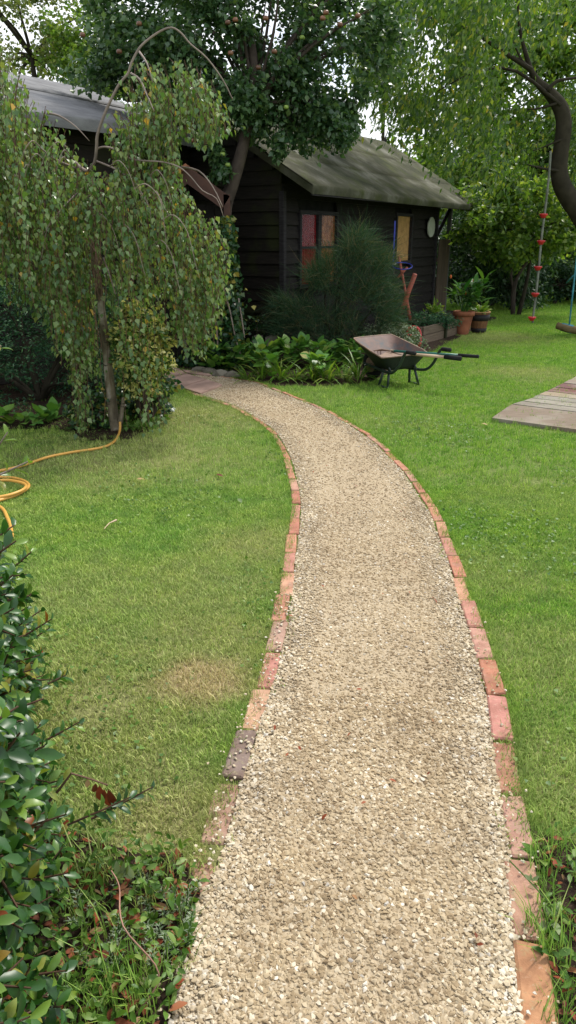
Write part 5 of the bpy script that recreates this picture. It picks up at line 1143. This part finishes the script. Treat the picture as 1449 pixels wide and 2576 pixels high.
# feathery spurge-like stems
sg = empty('feathery_weed', G(330, 2350), 'blue-green feathery weed stems beside the near gravel edge', 'weed')
LP, LA, LN_, LS = [], [], [], []; tw = MB()
for i in range(34):
    b_ = G(rs.uniform(190, 470), rs.uniform(2230, 2480)); d_ = Vector((rs.randn() * .5, rs.randn() * .4, 1)).normalized(); L_ = rs.uniform(.05, .11); tw.tube([b_, b_ + d_ * L_], .0016, 4, False)
    for k in range(26):
        q = k * 2.4; t = .3 + .7 * k / 26; LP.append(tuple(b_ + d_ * L_ * t)); LA.append((cos(q), sin(q), .5)); LN_.append((0, 0, 1)); LS.append(.016)
tw.build('stem', M['weed_leaf'], sg); foliage(sg, np.array(LP), np.array(LA), np.array(LN_), np.array(LS), T_lance(.09), M['silver_leaf'])
# sage sprig on a long pink stem
sa = empty('sage_sprig', G(340, 2560), 'grey-green sage sprig on a long curved pinkish stem', 'plant')
pts = spline([G(335, 2560, .01), G(400, 2450, .08), G(490 - 180, 2330, .16), W(300, 2230, 1.28), W(280, 2190, 1.32)], 5)
mb = MB(); mb.tube(pts, .0018, 6); mb.build('stem', simple('pink_stem', (.33, .18, .13), .5), sa, True)
c = W(310, 2200, 1.32)
for k in range(7):
    q = -1.0 + k * .33; leaf_parts(sa, np.array([tuple(c + Vector((rs.uniform(-.02, .03), 0, rs.uniform(-.02, .01))))]), np.array([(sin(q) + .25, .1, 1.0)]), np.array([(rs.randn() * .9, -1 + rs.rand() * 1.4, .3)]), np.array([rs.uniform(.03, .05)]), T_NICE, M['sage_leaf'])
# round-leaved seedlings and upright oval-leaved plant at gravel edge
rosette('round_leaf_seedling', 'bright green round-leaved seedling near the bottom edge', 'plant', G(262, 2560), 5, (.03, .04), 0, (.1, .5), M['weed_leaf'], T_HOSTA, .02, .01)
rosette('round_leaf_seedling', 'round-leaved seedling half way up the weedy bed', 'plant', G(232, 2470), 5, (.028, .036), 0, (.1, .5), M['weed_leaf'], T_HOSTA, .02, .01)
rosette('oval_leaf_plant', 'upright oval-leaved plant against the left gravel edge', 'plant', G(455, 2385), 12, (.035, .06), 0, (.5, 1.3), M['weed_leaf'], T_NICE, .03, .02)
rosette('oval_leaf_plant', 'oval-leaved rosette touching the right bricks near the flower', 'plant', G(1362, 2170), 9, (.03, .055), 0, (.2, 1.0), M['weed_leaf'], T_NICE, .02, .02)
rosette('oval_leaf_plant', 'pale leaf rosette beside the fourth brick from the bottom right', 'plant', G(1385, 2330), 9, (.03, .05), 0, (.2, 1.1), M['sage_leaf'], T_NICE, .03, .02)
rosette('oval_leaf_plant', 'green rosette at the corner of the nearest right brick', 'plant', G(1392, 2420), 7, (.03, .05), 0, (.2, 1.0), M['weed_leaf'], T_NICE, .02, .02)
# buried pipe / root
mb = MB(); mb.tube(spline([G(335, 2300, .0), G(355, 2340, .012), G(385, 2400, .01), G(405, 2450, -.01)], 4), .014, 8); o = mb.build('clay_edging', M['terracotta'], None, True); tag(o, 'half buried terracotta coloured root running through the weeds', 'root')
# violet flower and trailing stem on the right
vf = empty('violet_flower', G(1450, 2190), 'violet flower at the right edge beside the lawn', 'flower')
c = W(1446, 2145, 1.52); n_ = 5; q = np.arange(n_) * 2 * pi / n_; leaf_parts(vf, np.tile(np.array(c), (n_, 1)), np.column_stack([np.cos(q), -.3 * np.ones(n_), np.sin(q)]), np.tile((0, -1, .2), (n_, 1)).astype(float), np.full(n_, .024), T_HOSTA, M['violet'], 'petal')
mb = MB(); mb.tube([G(1456, 2230), c], .0018, 5); mb.build('stem', M['weed_leaf'], vf)
ts = empty('trailing_stem', G(1449, 2330), 'thin trailing stem reaching across the bricks over the gravel', 'stem')
mb = MB(); mb.tube(spline([G(1470, 2345, .03), G(1400, 2290, .06), G(1340, 2225, .07), G(1282, 2165, .05)], 4), .0018, 5); mb.build('stem', M['weed_leaf'], ts)
leaf_parts(ts, np.array([tuple(G(1335, 2215, .09))] * 3), np.array([(-.6, .2, .6), (.8, .1, .4), (0, .4, .8)]), np.array([(0, -1, .5)] * 3, float), np.array([.02, .022, .015]), T_NICE, M['sage_leaf'])
# pebble on the brick, twig on the lawn, cream petals
for px, py, s_, lab in ((1333, 2258, .022, 'white pebble lying on a brick at the lower right'), (668 - 0, 1660, .0, '')):
    if s_:
        o = obj('pebble', stone_mesh(77)); o.scale = (s_, s_, s_); o.location = G(px, py) + Z * .035; tag(o, lab, 'pebble')
mb = MB(); mb.tube([G(262, 1330, .02), G(275, 1316, .025), G(293, 1308, .03)], [.002, .003, .006], 5); o = mb.build('fallen_twig', M['tan_pole']); tag(o, 'small dry twig lying on the left lawn', 'twig')
for px, py, c_, lab in ((63, 1268, 'gold_leaf', 'cream petal lying on the lawn below the hose'), (345, 1215 + 770 - 770, 'dead_leaf', 'tiny orange leaf lying on the lawn right of the hose'), (543, 1203, 'dead_leaf', 'brown leaf lying on the left lawn near the path bend'), (599, 1265, 'sage_leaf', 'white petal lying on the left lawn near the path'), (1210, 1073, 'dead_leaf', 'orange leaf on the right lawn left of the walkway')):
    me = mesh_np('fallen_leaf', T_NICE[0] * .055, T_NICE[1], M[c_]); o = obj('fallen_leaf', me); o.location = G(px, py) + Z * .028; o.rotation_euler = (.2, .1, rs.rand() * 6); tag(o, lab, 'fallen leaf')
